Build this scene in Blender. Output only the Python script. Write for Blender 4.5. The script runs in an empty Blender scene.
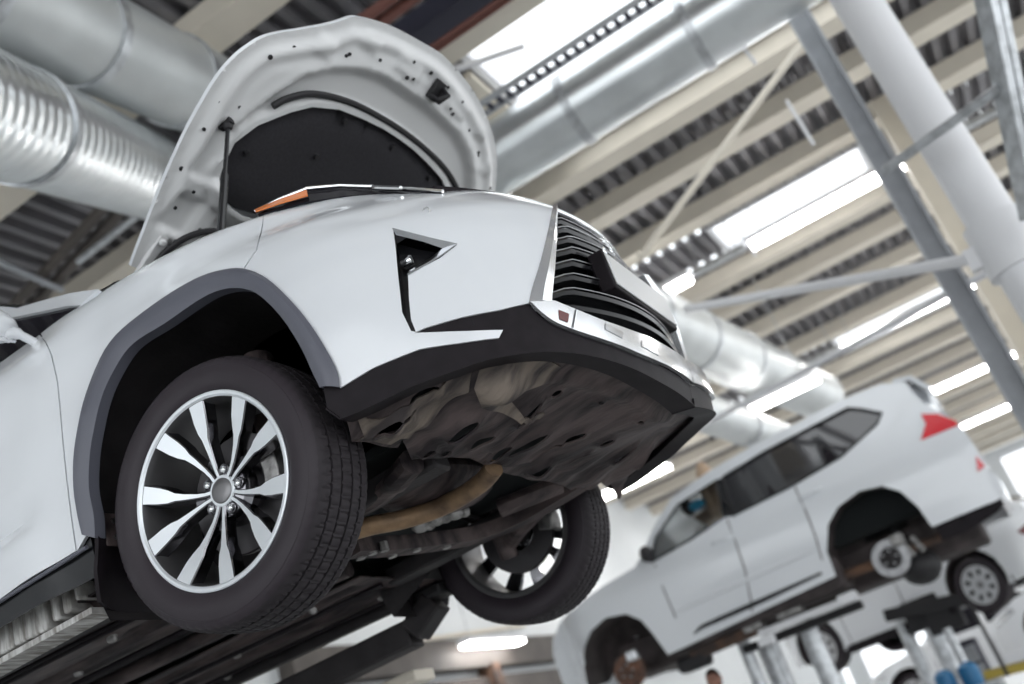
import bpy, bmesh, math, random
import numpy as np
from mathutils import Vector, Matrix
from mathutils.geometry import delaunay_2d_cdt
random.seed(7); RNG = np.random.default_rng(7)
C = bpy.context.scene.collection
# ------------------------------------------------------------------ camera (solved from the photograph)
CP = np.array([1.73476, -2.90354, -0.68383]); AZ, EL, RO, FPX = 1.949477, 0.412929, 0.346921, 1011.19
def _axes(az, el, ro):
    f = np.array([math.cos(el)*math.cos(az), math.cos(el)*math.sin(az), math.sin(el)])
    r = np.cross(f, [0, 0, 1]); r /= np.linalg.norm(r); d = np.cross(f, r)
    c, s = math.cos(ro), math.sin(ro)
    return np.array([c*r+s*d, -s*r+c*d, f])
RC = _axes(AZ, EL, RO)
FLOOR = -1.73
def ray(u, v): return RC.T @ np.array([(u-512)/FPX, (v-342)/FPX, 1.0])
def at(u, v, ax, val):
    "3-D point where the sight line of a photo point meets the plane axis=val"
    d = ray(u, v); t = (val-CP[ax])/d[ax]; return CP+t*d
def atY(u, v, y): return at(u, v, 1, y)
def atZ(u, v, z): return at(u, v, 2, z)
# ------------------------------------------------------------------ materials
M = {}
def mat(name, col, rough=.5, metal=0., coat=0., noise=0., nscale=8., col2=None, bump=0., bscale=60., emit=0., spec=.5, trans=0., alpha=1., stretch=None):
    m = bpy.data.materials.new(name); m.use_nodes = True; nt = m.node_tree; b = nt.nodes['Principled BSDF']
    b.inputs['Base Color'].default_value = (*col, 1); b.inputs['Roughness'].default_value = rough
    b.inputs['Metallic'].default_value = metal; b.inputs['Coat Weight'].default_value = coat
    b.inputs['Specular IOR Level'].default_value = spec
    b.inputs['Transmission Weight'].default_value = trans
    if coat: b.inputs['Coat Roughness'].default_value = .08
    tc = nt.nodes.new('ShaderNodeTexCoord'); vec = tc.outputs['Object']
    if stretch:
        mp = nt.nodes.new('ShaderNodeMapping'); mp.inputs['Scale'].default_value = stretch
        nt.links.new(vec, mp.inputs['Vector']); vec = mp.outputs['Vector']
    if noise or col2:
        n = nt.nodes.new('ShaderNodeTexNoise'); n.inputs['Scale'].default_value = nscale; n.inputs['Detail'].default_value = 6
        nt.links.new(vec, n.inputs['Vector'])
        r = nt.nodes.new('ShaderNodeValToRGB'); c2 = col2 or tuple(max(0, c*(1-noise)) for c in col)
        r.color_ramp.elements[0].color = (*c2, 1); r.color_ramp.elements[1].color = (*col, 1)
        r.color_ramp.elements[0].position = .38; r.color_ramp.elements[1].position = .62
        nt.links.new(n.outputs['Fac'], r.inputs['Fac']); nt.links.new(r.outputs['Color'], b.inputs['Base Color'])
    if bump:
        n2 = nt.nodes.new('ShaderNodeTexNoise'); n2.inputs['Scale'].default_value = bscale; n2.inputs['Detail'].default_value = 4
        nt.links.new(vec, n2.inputs['Vector'])
        bp = nt.nodes.new('ShaderNodeBump'); bp.inputs['Strength'].default_value = bump; bp.inputs['Distance'].default_value = .01
        nt.links.new(n2.outputs['Fac'], bp.inputs['Height']); nt.links.new(bp.outputs['Normal'], b.inputs['Normal'])
    if emit:
        b.inputs['Emission Color'].default_value = (*col, 1); b.inputs['Emission Strength'].default_value = emit
    M[name] = m; return m
mat('paint', (.80, .82, .85), .22, coat=1.)
mat('paint_inner', (.72, .72, .72), .38, coat=.3)
mat('cladding', (.115, .118, .145), .40, bump=.05, bscale=400)
mat('black_plastic', (.014, .0105, .0135), .55, spec=.18, noise=.3, nscale=20)
mat('gloss_black', (.012, .012, .014), .22, coat=.25, spec=.35)
mat('glass_tint', (.014, .013, .017), .03, spec=.6, coat=1.)
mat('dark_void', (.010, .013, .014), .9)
mat('rubber', (.034, .027, .033), .45, spec=.28, noise=.12, nscale=6, bump=.03, bscale=200)
mat('rubber_tread', (.034, .029, .033), .65, spec=.25, noise=.2, nscale=30)
mat('alloy', (.80, .83, .86), .36, metal=.55)
mat('alloy_dark', (.26, .255, .27), .14, metal=1.)
mat('barrel', (.22, .215, .22), .35, metal=.8)
mat('steel', (.45, .45, .46), .35, metal=1., noise=.25, nscale=14)
mat('disc_dark', (.10, .095, .10), .45, metal=.7)
mat('chrome', (.85, .86, .87), .08, metal=1.)
mat('satin_silver', (.80, .81, .83), .2, metal=.75, coat=.6)
mat('frame_chrome', (.62, .63, .65), .17, metal=1.)
mat('pad', (.030, .028, .033), .95, noise=.2, nscale=90, bump=.3, bscale=300)
mat('seal', (.014, .013, .015), .6)
mat('orange_lens', (.95, .25, .04), .2, coat=1.)
mat('red_lens', (.75, .015, .03), .15, coat=1.)
mat('red_dark', (.16, .05, .05), .2)
mat('glass_dark', (.015, .014, .018), .03, spec=.12)
mat('glass_clear', (.9, .93, .93), .02, trans=1.)
mat('under', (.105, .080, .078), .55, spec=.3, col2=(.022, .017, .019), nscale=5, bump=.35, bscale=22, stretch=(.8, 4, 2))
mat('under_dirt', (.22, .18, .148), .7, col2=(.045, .036, .036), nscale=5, bump=.4, bscale=25, stretch=(.8, 4.5, 2))
mat('under_dark', (.024, .020, .022), .65, noise=.4, nscale=10, bump=.2, bscale=40)
mat('copper', (.34, .22, .125), .5, metal=.4, col2=(.13, .085, .055), nscale=9, bump=.1)
mat('cast', (.42, .41, .40), .45, metal=.7, noise=.5, nscale=25, bump=.3, bscale=60)
mat('rust', (.22, .11, .07), .7, col2=(.08, .05, .04), nscale=15)
mat('pad_rubber', (.66, .65, .63), .85, col2=(.26, .24, .22), nscale=9, bump=.5, bscale=30, stretch=(6, 1, 1))
# ------------------------------------------------------------------ objects
def tag(o, label=None, cat=None, group=None, kind=None):
    if label: o['label'] = label
    if cat: o['category'] = cat
    if group: o['group'] = group
    if kind: o['kind'] = kind
    return o
def empty(name, loc=(0, 0, 0), parent=None, rz=0):
    o = bpy.data.objects.new(name, None); C.objects.link(o); o.location = loc; o.rotation_euler = (0, 0, rz)
    o.empty_display_size = .1
    if parent: o.parent = parent
    return o
def thicken(geo, t, off=-1):
    "shell of thickness t; the rim gets vertices of its own so that it does not soften the face shading"
    V = np.array([tuple(v) for v in geo[0]], float); F = [tuple(f) for f in geo[1]]; I = list(geo[2]) if len(geo) > 2 and geo[2] is not None else [0]*len(F)
    N = np.zeros_like(V)
    for f in F:
        a, b, c = V[f[0]], V[f[1]], V[f[2]]; n = np.cross(b-a, c-a)
        for i in f: N[i] += n
    N /= np.maximum(np.linalg.norm(N, axis=1), 1e-12)[:, None]
    n = len(V); W = V+N*t*off; out = list(V)+list(W); G = F+[tuple(i+n for i in f)[::-1] for f in F]; J = I+I
    cnt = {}
    for k, f in enumerate(F):
        for i in range(len(f)):
            e = (f[i], f[(i+1) % len(f)]); cnt.setdefault((min(e), max(e)), []).append((e, k))
    rim = {}
    def rv(i):
        if i not in rim: rim[i] = len(out); out.append(V[i]); out.append(W[i])
        return rim[i]
    for L in cnt.values():
        if len(L) == 1:
            (a, b), k = L[0]; ia, ib = rv(a), rv(b); G.append((ib, ia, ia+1, ib+1)); J.append(I[k])
    return out, G, J
def obj(name, geo, m, parent=None, smooth=35, label=None, solid=0., bevel=0., off=-1):
    "geo = (verts, faces[, material indices]); linked as ONE mesh object"
    if solid: geo = thicken(geo, solid, off)
    me = bpy.data.meshes.new(name)
    me.from_pydata([tuple(map(float, v)) for v in geo[0]], [], [tuple(f) for f in geo[1]])
    ms = m if isinstance(m, (list, tuple)) else [m]
    for q in ms: me.materials.append(M[q])
    if len(geo) > 2 and geo[2] is not None:
        for i, k in enumerate(geo[2]): me.polygons[i].material_index = k
    bm = bmesh.new(); bm.from_mesh(me)
    if not solid: bmesh.ops.recalc_face_normals(bm, faces=bm.faces)
    if smooth:
        for f in bm.faces: f.smooth = True
        a = math.radians(smooth)
        for e in bm.edges:
            if len(e.link_faces) == 2 and e.calc_face_angle(0) > a: e.smooth = False
    bm.to_mesh(me); bm.free()
    o = bpy.data.objects.new(name, me); C.objects.link(o)
    if parent: o.parent = parent
    if label: o['label'] = label
    if bevel:
        b = o.modifiers.new('b', 'BEVEL'); b.width = bevel; b.segments = 2; b.limit_method = 'ANGLE'; b.angle_limit = math.radians(40)
    return o
def join(*gs):
    V, F, I = [], [], []
    for g in gs:
        n = len(V); V += list(g[0]); F += [tuple(i+n for i in f) for f in g[1]]
        I += list(g[2]) if len(g) > 2 and g[2] is not None else [0]*len(g[1])
    return V, F, I
def withmat(g, k): return g[0], g[1], [k]*len(g[1])
def box(a, b):
    (x0, y0, z0), (x1, y1, z1) = a, b
    V = [(x, y, z) for x in (x0, x1) for y in (y0, y1) for z in (z0, z1)]
    return V, [(0, 1, 3, 2), (4, 6, 7, 5), (0, 4, 5, 1), (2, 3, 7, 6), (0, 2, 6, 4), (1, 5, 7, 3)]
def boxc(c, s): return box([c[i]-s[i]/2 for i in range(3)], [c[i]+s[i]/2 for i in range(3)])
def xf(g, mtx):
    return ([tuple(mtx @ Vector(v)) for v in g[0]],)+tuple(g[1:])
def frame(d, up=(0, 0, 1)):
    d = np.array(d, float); d /= np.linalg.norm(d); up = np.array(up, float)
    if abs(d@up) > .98: up = np.array([1., 0, 0])
    s = np.cross(up, d); s /= np.linalg.norm(s); return d, s, np.cross(d, s)
def beam(a, b, w, h, up=(0, 0, 1)):
    a = np.array(a, float); b = np.array(b, float); d, s, u = frame(b-a, up)
    V = [p+s*i*w/2+u*j*h/2 for p in (a, b) for i, j in ((-1, -1), (1, -1), (1, 1), (-1, 1))]
    return V, [(3, 2, 1, 0), (4, 5, 6, 7)]+[(i, (i+1) % 4, 4+(i+1) % 4, 4+i) for i in range(4)]
def tube(path, r, n=12, caps=True):
    P = [np.array(p, float) for p in path]; R = r if isinstance(r, (list, tuple, np.ndarray)) else [r]*len(P)
    V, F = [], []; prev = None
    for i, p in enumerate(P):
        d = P[min(i+1, len(P)-1)]-P[max(i-1, 0)]; d /= np.linalg.norm(d)
        if prev is None: _, s, u = frame(d)
        else:
            s = prev-d*(prev@d); s /= np.linalg.norm(s); u = np.cross(d, s)
        prev = s
        for k in range(n):
            a = 2*math.pi*k/n; V.append(p+R[i]*(math.cos(a)*s+math.sin(a)*u))
    for i in range(len(P)-1):
        for k in range(n): F.append((i*n+k, i*n+(k+1) % n, (i+1)*n+(k+1) % n, (i+1)*n+k))
    if caps: F += [tuple(range(n))[::-1], tuple((len(P)-1)*n+k for k in range(n))]
    return V, F
def cyl(a, b, r, n=20, r2=None): return tube([a, b], [r, r if r2 is None else r2], n)
def lathe(prof, n=48, ax=1, c=(0, 0, 0), closed=False):
    "prof: (offset along axis, radius); axis index ax"
    V, F = [], []; k = len(prof)
    o1, o2 = [(1, 2), (2, 0), (0, 1)][ax]
    for j in range(n):
        a = 2*math.pi*j/n
        for o, r in prof:
            v = [0, 0, 0]; v[ax] = o; v[o1] = r*math.cos(a); v[o2] = r*math.sin(a)
            V.append((v[0]+c[0], v[1]+c[1], v[2]+c[2]))
    for j in range(n):
        for i in range(k if closed else k-1):
            F.append((j*k+i, j*k+(i+1) % k, ((j+1) % n)*k+(i+1) % k, ((j+1) % n)*k+i))
    return V, F
def ball(c, r, n=12, sc=(1, 1, 1)):
    prof = [(-math.cos(math.pi*i/(n//2)), max(1e-4, math.sin(math.pi*i/(n//2)))) for i in range(n//2+1)]
    V, F = lathe(prof, n, 2); return [(c[0]+v[0]*r*sc[0], c[1]+v[1]*r*sc[1], c[2]+v[2]*r*sc[2]) for v in V], F
def prism(poly, ax, a, b):
    "polygon of 2-D points extruded along axis ax between a and b"
    def p3(q, w):
        return {0: (w, q[0], q[1]), 1: (q[0], w, q[1]), 2: (q[0], q[1], w)}[ax]
    n = len(poly); V = [p3(q, a) for q in poly]+[p3(q, b) for q in poly]
    return V, [tuple(range(n))[::-1], tuple(range(n, 2*n))]+[(i, (i+1) % n, n+(i+1) % n, n+i) for i in range(n)]
def cr(pts, k=6, closed=False):
    "Catmull-Rom through the points"
    P = [np.array(p, float) for p in pts]; n = len(P); out = []
    for i in range(n if closed else n-1):
        g = (lambda j: P[j % n]) if closed else (lambda j: P[min(max(j, 0), n-1)])
        a, b, c, d = g(i-1), g(i), g(i+1), g(i+2)
        for t in np.arange(k)/k:
            out.append(.5*(2*b+(c-a)*t+(2*a-5*b+4*c-d)*t*t+(3*b-a-3*c+d)*t**3))
    if not closed: out.append(P[-1])
    return out
def resample(poly, step):
    out = []; n = len(poly)
    for i in range(n):
        a, b = np.array(poly[i], float), np.array(poly[(i+1) % n], float)
        k = max(1, int(np.ceil(np.linalg.norm(b-a)/step)))
        out += [a+(b-a)*j/k for j in range(k)]
    return out
def inside(poly, P):
    P = np.atleast_2d(P); x, y = P[:, 0], P[:, 1]; c = np.zeros(len(P), bool); n = len(poly)
    for i in range(n):
        (x1, y1), (x2, y2) = poly[i][:2], poly[(i+1) % n][:2]
        if y1 == y2: continue
        c ^= ((y1 > y) != (y2 > y)) & (x < (x2-x1)*(y-y1)/(y2-y1)+x1)
    return c
def segdist(poly, P, closed=True):
    P = np.atleast_2d(P); d = np.full(len(P), 1e9); n = len(poly)
    for i in range(n if closed else n-1):
        a, b = np.array(poly[i][:2], float), np.array(poly[(i+1) % n][:2], float); ab = b-a
        t = np.clip(((P-a)@ab)/max(ab@ab, 1e-12), 0, 1); d = np.minimum(d, np.linalg.norm(P-a-t[:, None]*ab, axis=1))
    return d
def fill2d(outline, holes=(), grid=.03, edge=.02):
    "triangulated filled polygon with inner grid points -> (2-D verts, faces)"
    loops = [resample(outline, edge)]+[resample(h, edge) for h in holes]
    pts, edges = [], []
    for L in loops:
        n0 = len(pts); pts += [Vector((p[0], p[1])) for p in L]
        edges += [(n0+i, n0+(i+1) % len(L)) for i in range(len(L))]
    A = np.array([list(p) for p in loops[0]]); lo, hi = A.min(0), A.max(0)
    gx, gy = np.arange(lo[0]+grid/2, hi[0], grid), np.arange(lo[1]+grid/2, hi[1], grid)
    G = np.array([(x+(grid/2 if j % 2 else 0), y) for j, y in enumerate(gy) for x in gx])
    if len(G):
        ok = inside(loops[0], G) & (segdist(loops[0], G) > grid*.45)
        for h in loops[1:]: ok &= ~inside(h, G) & (segdist(h, G) > grid*.45)
        pts += [Vector(p) for p in G[ok]]
    v, _, f, *_ = delaunay_2d_cdt(pts, edges, [], 0, 1e-6)
    V = np.array([list(p) for p in v]); F = [tuple(t) for t in f]
    cen = np.array([V[list(t)].mean(0) for t in F])
    ok = inside(loops[0], cen)
    for h in loops[1:]: ok &= ~inside(h, cen)
    F = [t for t, k in zip(F, ok) if k]
    used = sorted({i for t in F for i in t}); mp = {i: k for k, i in enumerate(used)}
    return V[used], [tuple(mp[i] for i in t) for t in F]
def sstep(a, b, x):
    t = np.clip((x-a)/(b-a), 0, 1); return t*t*(3-2*t)
def bump1(x, c, w): return np.exp(-((x-c)/w)**2)
# ------------------------------------------------------------------ shell of the near car (x forward, y left, z up; axle at x=0)
_ZS = np.array([.10, .2, .3, .4, .55, .7, .8, .9, 1.0, 1.08, 1.16, 1.24])
_W = np.array([.86, .90, .93, .94, .945, .94, .92, .898, .868, .865, .825, .6])
_WD = np.array([.86, .90, .925, .94, .948, .948, .945, .94, .925, .88, .825, .6])
_L = np.array([1.0, 1.07, 1.09, 1.09, 1.09, 1.09, 1.077, .998, .905, .699, .445, .2])
_X0 = np.array([.2, .2, .2, .2, .2, .2, .151, -.008, -.31, -.18, -.449, -.8])
_zf = np.arange(0, 1.32, .005)
def _tab(a):
    y = np.interp(_zf, _ZS, a); k = np.ones(9)/9
    return np.convolve(np.pad(y, 4, mode='edge'), k, 'valid')
_tW, _tWD, _tL, _tX = map(_tab, (_W, _WD, _L, _X0))
def disp(x, z):
    r = np.hypot(x, z-.34)
    d = .009*bump1(r, .70, .11)*sstep(1.02, .9, z)*sstep(.62, .40, x)
    d = d-.030*bump1(z-.10*(x+.9), .49, .030)*sstep(-.56, -.72, x)+.012*sstep(.47, .42, z)*sstep(-.5, -.7, x)
    zc = np.interp(x, [-.73, -.5, -.335, -.117, .074, .19, .29, .41, .54, .66], [.98, .977, 1.0, 1.028, 1.028, 1.005, .965, .945, .925, .872])
    d = d+.016*np.where(z > zc, np.clip(1-(z-zc)/.10, 0, 1), np.clip(1-(zc-z)/.20, 0, 1))*sstep(.66, .45, x)
    # wing crease from the lamp towards the grille and the blade above the fog pocket
    d = d+.006*bump1(z-(.80-.28*(x-.60)), 0., .05)*sstep(.45, .6, x)*sstep(.95, .8, x)
    return d
def yS(x, z):
    x = np.asarray(x, float); z = np.asarray(z, float)
    b = sstep(-.55, -.3, x)
    w = np.interp(z, _zf, _tW)*b+np.interp(z, _zf, _tWD)*(1-b)
    l = np.interp(z, _zf, _tL); x0 = np.interp(z, _zf, _tX)
    t = np.clip((x-x0)/(l-x0), 0, 1); N = 2.4
    base = w*np.maximum(1-t**N, 0)**(1/N)
    return np.maximum(base+disp(x, z)*(base > .3), 0)
def xL(z): return np.interp(z, _zf, _tL)
_t = np.linspace(1.6, 5.2, 3600)
def hit(u, v, ymax=.3, zmax=1.24):
    "where the sight line of a photo point meets (or comes nearest to) the car's shell"
    d = ray(u, v); P = CP+_t[:, None]*d
    F = np.abs(P[:, 1])-yS(P[:, 0], P[:, 2])
    F = np.where((P[:, 2] < zmax) & (P[:, 2] > .08) & (P[:, 1] < ymax), F, 9)
    neg = F < 0
    i = int(np.argmax(neg)) if neg.any() else int(F.argmin())
    return P[i]
def s_of(x, y): return x+.95-abs(y)
def from_s(s, z):
    s = np.asarray(s, float); z = np.asarray(z, float); lo = np.full(s.shape, -5.); hi = xL(z).copy()
    for _ in range(45):
        m = (lo+hi)/2; g = m+.95-yS(m, z) < s; lo = np.where(g, m, lo); hi = np.where(g, hi, m)
    x = (lo+hi)/2; return np.stack([x, -yS(x, z), z], 1)
def sz(pt, ymax=.0):
    "outline entry -> shell parameters; (u,v) photo point or ('x', x, z)"
    if pt[0] == 'L': return float(xL(pt[1]))+.949, pt[1]
    if len(pt) == 3:
        _, x, z = pt; return s_of(x, float(yS(x, z))), z
    P = hit(pt[0], pt[1], ymax); return s_of(P[0], P[1]), P[2]
def panel(outline, holes=(), grid=.028, edge=.018, off=0.):
    o2 = [sz(q) for q in outline]; h2 = [[sz(q) for q in h] for h in holes]
    V, F = fill2d(o2, h2, grid, edge)
    P = from_s(V[:, 0], V[:, 1])
    if off:
        e = 1e-3; A = from_s(V[:, 0]+e, V[:, 1]); B = from_s(V[:, 0], V[:, 1]+e)
        n = np.cross(A-P, B-P); n /= np.linalg.norm(n, axis=1)[:, None]; n *= np.sign(-n[:, 1:2]); P = P+n*off
    Fo = []
    for f in F:                                     # outward facing
        a, b, c = (P[i] for i in f); nn = np.cross(b-a, c-a)
        Fo.append(f if nn@np.array([(a[0]-.2)*.8, a[1], .2]) > 0 else f[::-1])
    return [tuple(p) for p in P], Fo
def mir(g):
    return [(v[0], -v[1], v[2]) for v in g[0]], [tuple(f)[::-1] for f in g[1]], (g[2] if len(g) > 2 else None)
def both(name, g, m, parent, **k):
    a = obj(name, g, m, parent, **k); b = obj(name, mir(g), m, parent, **k); return a, b

SUV = tag(empty('white_suv', (0, 0, 0)), 'large white SUV with raised bonnet held up on a lift, seen from below', 'car')
ARCH_OUT = cr([(87, 534), (82, 516), (78, 489), (78, 456), (82, 428), (88, 401), (100, 368), (113, 343), (133, 323), (167, 298), (200, 279), (227, 271), (247, 271), (267, 280), (287, 298), (307, 321), (323, 345), (337, 371), (340, 388)], 4)
ARCH_IN = cr([(96, 538), (95, 516), (90, 489), (91, 456), (95, 431), (102, 401), (113, 375), (133, 345), (167, 323), (200, 300), (220, 290), (240, 287), (260, 293), (283, 315), (303, 345), (317, 375), (323, 387)], 4)
ARCH_OUT = [tuple(p) for p in ARCH_OUT]; ARCH_IN = [tuple(p) for p in ARCH_IN]
iT = min(range(len(ARCH_OUT)), key=lambda i: abs(ARCH_OUT[i][0]-243))          # where the wing meets the bumper
# front wing
GAP = cr([(52, 355), (56, 372), (59, 390), (65, 456), (70, 500), (77, 551)], 4); GAP = [tuple(p) for p in GAP]
wing = [('x', -.62, 1.13), ('x', -.45, 1.165), ('x', -.34, 1.185), ('x', -.18, 1.172), ('x', 0, 1.145), ('x', .13, 1.12), ('x', .27, 1.09), (262, 225), (256, 250), ]+ARCH_OUT[iT::-1]+[(77, 551)]+GAP[-2::-1]
both('front_wing', panel(wing), 'paint', SUV, solid=.012)
# bumper cover: flank, corner and blade, with the fog lamp slot cut out
SLOT = [(393, 229), (425, 237), (457, 245), (440, 258), (408, 275), (409, 300), (411, 320), (416, 332), (411, 331), (402, 312), (398, 275)]
bump_top = [('x', .27, 1.09), ('x', .38, 1.085), ('x', .49, 1.065), ('x', .60, 1.04), ('x', .70, 1.01), ('x', .78, .985), (500, 193), (530, 199), (553, 206)]
frame_edge = [tuple(p) for p in cr([(553, 206), (548, 232), (540, 264), (533, 286), (529, 303)], 4)]
bumper = [(263.2, 225), ]+bump_top+frame_edge[1:]+[(500, 310), (463, 317), (425, 328), (414, 333), (440, 332), (470, 331), (503, 330), (499, 338), (460, 343), (420, 349), (373, 368), (340, 388)]+ARCH_OUT[-2:iT:-1]+[(ARCH_OUT[iT][0]+1.6, ARCH_OUT[iT][1]), (257.4, 250)]
gB = panel(bumper, [SLOT], grid=.024, edge=.014)
both('bumper_cover', gB, 'paint', SUV, solid=.010)
# fog lamp pocket: recessed wall behind the slot, chrome surround, round lamp
gF = panel([(p[0], p[1]) for p in SLOT], grid=.02, edge=.012, off=-.06)
pks = both('fog_lamp_pocket', gF, 'gloss_black', SUV, solid=.004)
def bothp(name, g, m, ps, **k):
    obj(name, g, m, ps[0], **k); obj(name, mir(g), m, ps[1], **k)
def shell_line(px, off=.004):
    out = []
    for q in px:
        s, z = sz(q); P = from_s(np.array([s, s+1e-3, s]), np.array([z, z, z+1e-3]))
        n = np.cross(P[1]-P[0], P[2]-P[0]); n /= np.linalg.norm(n); n *= np.sign(-n[1]) or 1
        out.append(P[0]+n*off)
    return out
def strip(A, B, thick=.01):
    "ribbon between two 3-D polylines of equal length"
    n = len(A); V = [tuple(p) for p in A]+[tuple(p) for p in B]
    return V, [(i, i+1, n+i+1, n+i) for i in range(n-1)]
loopA = [(393, 229), (425, 237), (457, 245), (440, 258), (408, 276)]
loopB = [(396, 232), (424, 239.5), (443, 247), (432, 256.5), (408, 271)]
gc = strip(shell_line(loopA, .004), shell_line(loopB, -.010)); 
bothp('fog_lamp_trim', gc, 'frame_chrome', pks, solid=.004)
P = hit(402, 257, 0.)+np.array([-.0, .035, 0])
fl = lathe([(-.02, .015), (.006, .015), (.010, .012), (.011, .001)], 20, 0, tuple(P))
bothp('fog_lamp', fl, 'chrome', pks)
wall = strip(shell_line([(393, 229), (396, 252), (398, 275), (402, 312), (411, 331), (416, 333)], 0.), shell_line([(393, 229), (396, 252), (398, 275), (402, 312), (411, 331), (416, 333)], -.06))
wall2 = strip(shell_line([(408, 275), (409, 300), (411, 320), (416, 332)], 0.), shell_line([(408, 275), (409, 300), (411, 320), (416, 332)], -.06))
bothp('slot_wall', wall, 'gloss_black', pks, smooth=0); bothp('slot_wall', wall2, 'gloss_black', pks, smooth=0)
# parking sensor
P = hit(427, 211, 0.); obj('parking_sensor', lathe([(-.006, .011), (.003, .010), (.004, .001)], 16, 1, tuple(P)), 'paint_inner', SUV)
# grey arch cladding: band from the wing edge to the wheel opening, turned inwards
a_out = [hit(*q, 0.) for q in ARCH_OUT]; a_in = [hit(*q, 0.) for q in ARCH_IN]
def rs(P, n):
    P = np.array(P); d = np.r_[0, np.cumsum(np.linalg.norm(np.diff(P, axis=0), axis=1))]
    t = np.linspace(0, d[-1], n); return np.stack([np.interp(t, d, P[:, k]) for k in range(3)], 1)
n = 60; A, B = rs(a_out, n), rs(a_in, n)
rows = [A+np.array([0, -.004, 0]), A*.85+B*.15+np.array([0, -.016, 0]), A*.4+B*.6+np.array([0, -.016, 0]), B+np.array([0, -.006, 0]), B+np.array([0, .028, 0])]
V = [tuple(p) for r in rows for p in r]; F = [(k*n+i, k*n+i+1, (k+1)*n+i+1, (k+1)*n+i) for k in range(len(rows)-1) for i in range(n-1)]
both('arch_cladding', (V, F), 'cladding', SUV, solid=.005, smooth=50)
# lower bumper cladding (black) with the plan curve of the shell, wrapping under
_ct = [tuple(p) for p in cr([(529, 303), (545, 318), (566, 329), (613, 345), (640, 356), (668, 368), (688, 381), (701, 393)], 4)]
cl_top = [(322, 386), (340, 387), (373, 367), (420, 348), (460, 342), (499, 337), (503, 330), (470, 331), (440, 332), (414, 333), (425, 328), (463, 317), (500, 310)]+_ct+[('L', .285)]
_cb = [tuple(p) for p in cr([(696, 406), (680, 393), (660, 381), (630, 366), (598, 356), (566, 351), (534, 351), (490, 358), (450, 371), (410, 386), (366, 407), (340, 418)], 4)]
cl_bot = [('L', .225)]+_cb+[(326, 408)]
gC = panel(cl_top+cl_bot, grid=.025, edge=.016, off=-.006)
both('lower_bumper_cladding', gC, 'black_plastic', SUV, solid=.006)
lb_px = [(326, 408)]+_cb[::-1]+[('L', .225)]
def lip_in(P, k):
    c = np.array([.25, 0, P[2]]); u = c-P; u /= np.linalg.norm(u); return P+u*k+np.array([0, 0, .012])
lb = []
for q in lb_px:
    s_, z_ = sz(q); lb.append(from_s(np.array([s_]), np.array([z_]))[0])
both('lower_bumper_lip', strip(lb, [lip_in(P, .075) for P in lb]), 'black_plastic', SUV, solid=.004)
# silver lower trim
tr = [(529, 303)]+[tuple(p) for p in cr([(553, 302), (575, 311), (597, 320), (625, 330), (653, 341), (684, 360), (697, 372)], 4)]+[('L', .375), ('L', .292)]+[(p[0], p[1]-.5) for p in _ct[:0:-1]]
gT = panel(tr, grid=.02, edge=.012, off=.008)
tro = both('lower_silver_trim', gT, 'satin_silver', SUV, solid=.012)[0]
for q in ((612, 333), (648, 350)):
    u_, v_ = q; obj('trim_window', panel([(u_-9, v_-8), (u_+9, v_+1), (u_+8, v_+7), (u_-9, v_-2)], grid=.02, edge=.01, off=.0105), 'frame_chrome', tro, solid=.004)
obj('trim_reflector', panel([(557, 312), (567, 316), (566, 324), (558, 321)], grid=.02, edge=.01, off=.011), 'red_dark', tro, solid=.004)
obj('trim_seam', tube(shell_line([(574, 312), (571, 329)], .010), .003, 6), 'frame_chrome', tro)
# grille: chrome frame, dark backing, slats with a kinked end, plate
gr = obj('grille', ([], []), 'gloss_black', SUV)
def gx(y, z): return np.interp(z, [.3, .45, .7, .78, .86, .92], [1.07, 1.065, 1.045, 1.03, 1.0, .97])-.40*abs(y)**2
def gw(z): return np.interp(z, [.38, .46, .52, .60, .72, .80, .88], [.60, .575, .545, .49, .41, .37, .325])
def gsurf(zs, off, k=21, wf=1.):
    V, F = [], []
    for z in zs:
        for i in range(k):
            y = gw(z)*wf*(2*i/(k-1)-1); V.append((gx(y, z)+off, y, z))
    for j in range(len(zs)-1):
        for i in range(k-1): F.append((j*k+i, j*k+i+1, (j+1)*k+i+1, (j+1)*k+i))
    return V, F
g = gsurf(np.linspace(.40, .885, 12), -.085); bpy.data.objects.remove(gr)
gr = obj('grille', g, 'dark_void', SUV, solid=.01)
for z in (.855, .805, .752, .699, .646, .590, .533, .476):
    w = gw(z)-.008; k = 31; V, F = [], []
    for i in range(k):
        y = w*(2*i/(k-1)-1); e = max(0, 1-(w-abs(y))/.085)        # the ends drop back and down in a kink
        x = gx(y, z)-.014-.02*min(1, e*1.2); dz = -.016*min(1, e*1.6)
        for (dx, h) in ((0, -.010), (.006, .0), (0, .008), (-.060, .016), (-.060, -.004)): V.append((x+dx, y, z+dz+h))
    for i in range(k-1):
        for j in range(5): F.append((i*5+j, i*5+(j+1) % 5, (i+1)*5+(j+1) % 5, (i+1)*5+j))
    obj('grille_slat', (V, F), 'gloss_black', gr, smooth=30)
    if z < .5: continue
    ed = [(gx(w*(2*i/(k-1)-1), z)-.006-.02*min(1, max(0, 1-(w-abs(w*(2*i/(k-1)-1)))/.085)*1.2), w*(2*i/(k-1)-1), z+.008-.016*min(1, max(0, 1-(w-abs(w*(2*i/(k-1)-1)))/.085)*1.6)) for i in range(k)]
    obj('slat_edge', tube(ed[:10] if False else ed, .0017, 6), 'steel', gr)
fo = rs([hit(*q, 0.) for q in frame_edge], 16); fi = rs([hit(*q, 0.)+np.array([-.004, .006, 0]) for q in [(557, 207), (556, 240), (554, 270), (551, 297), (551, 302)]], 16)
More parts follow.
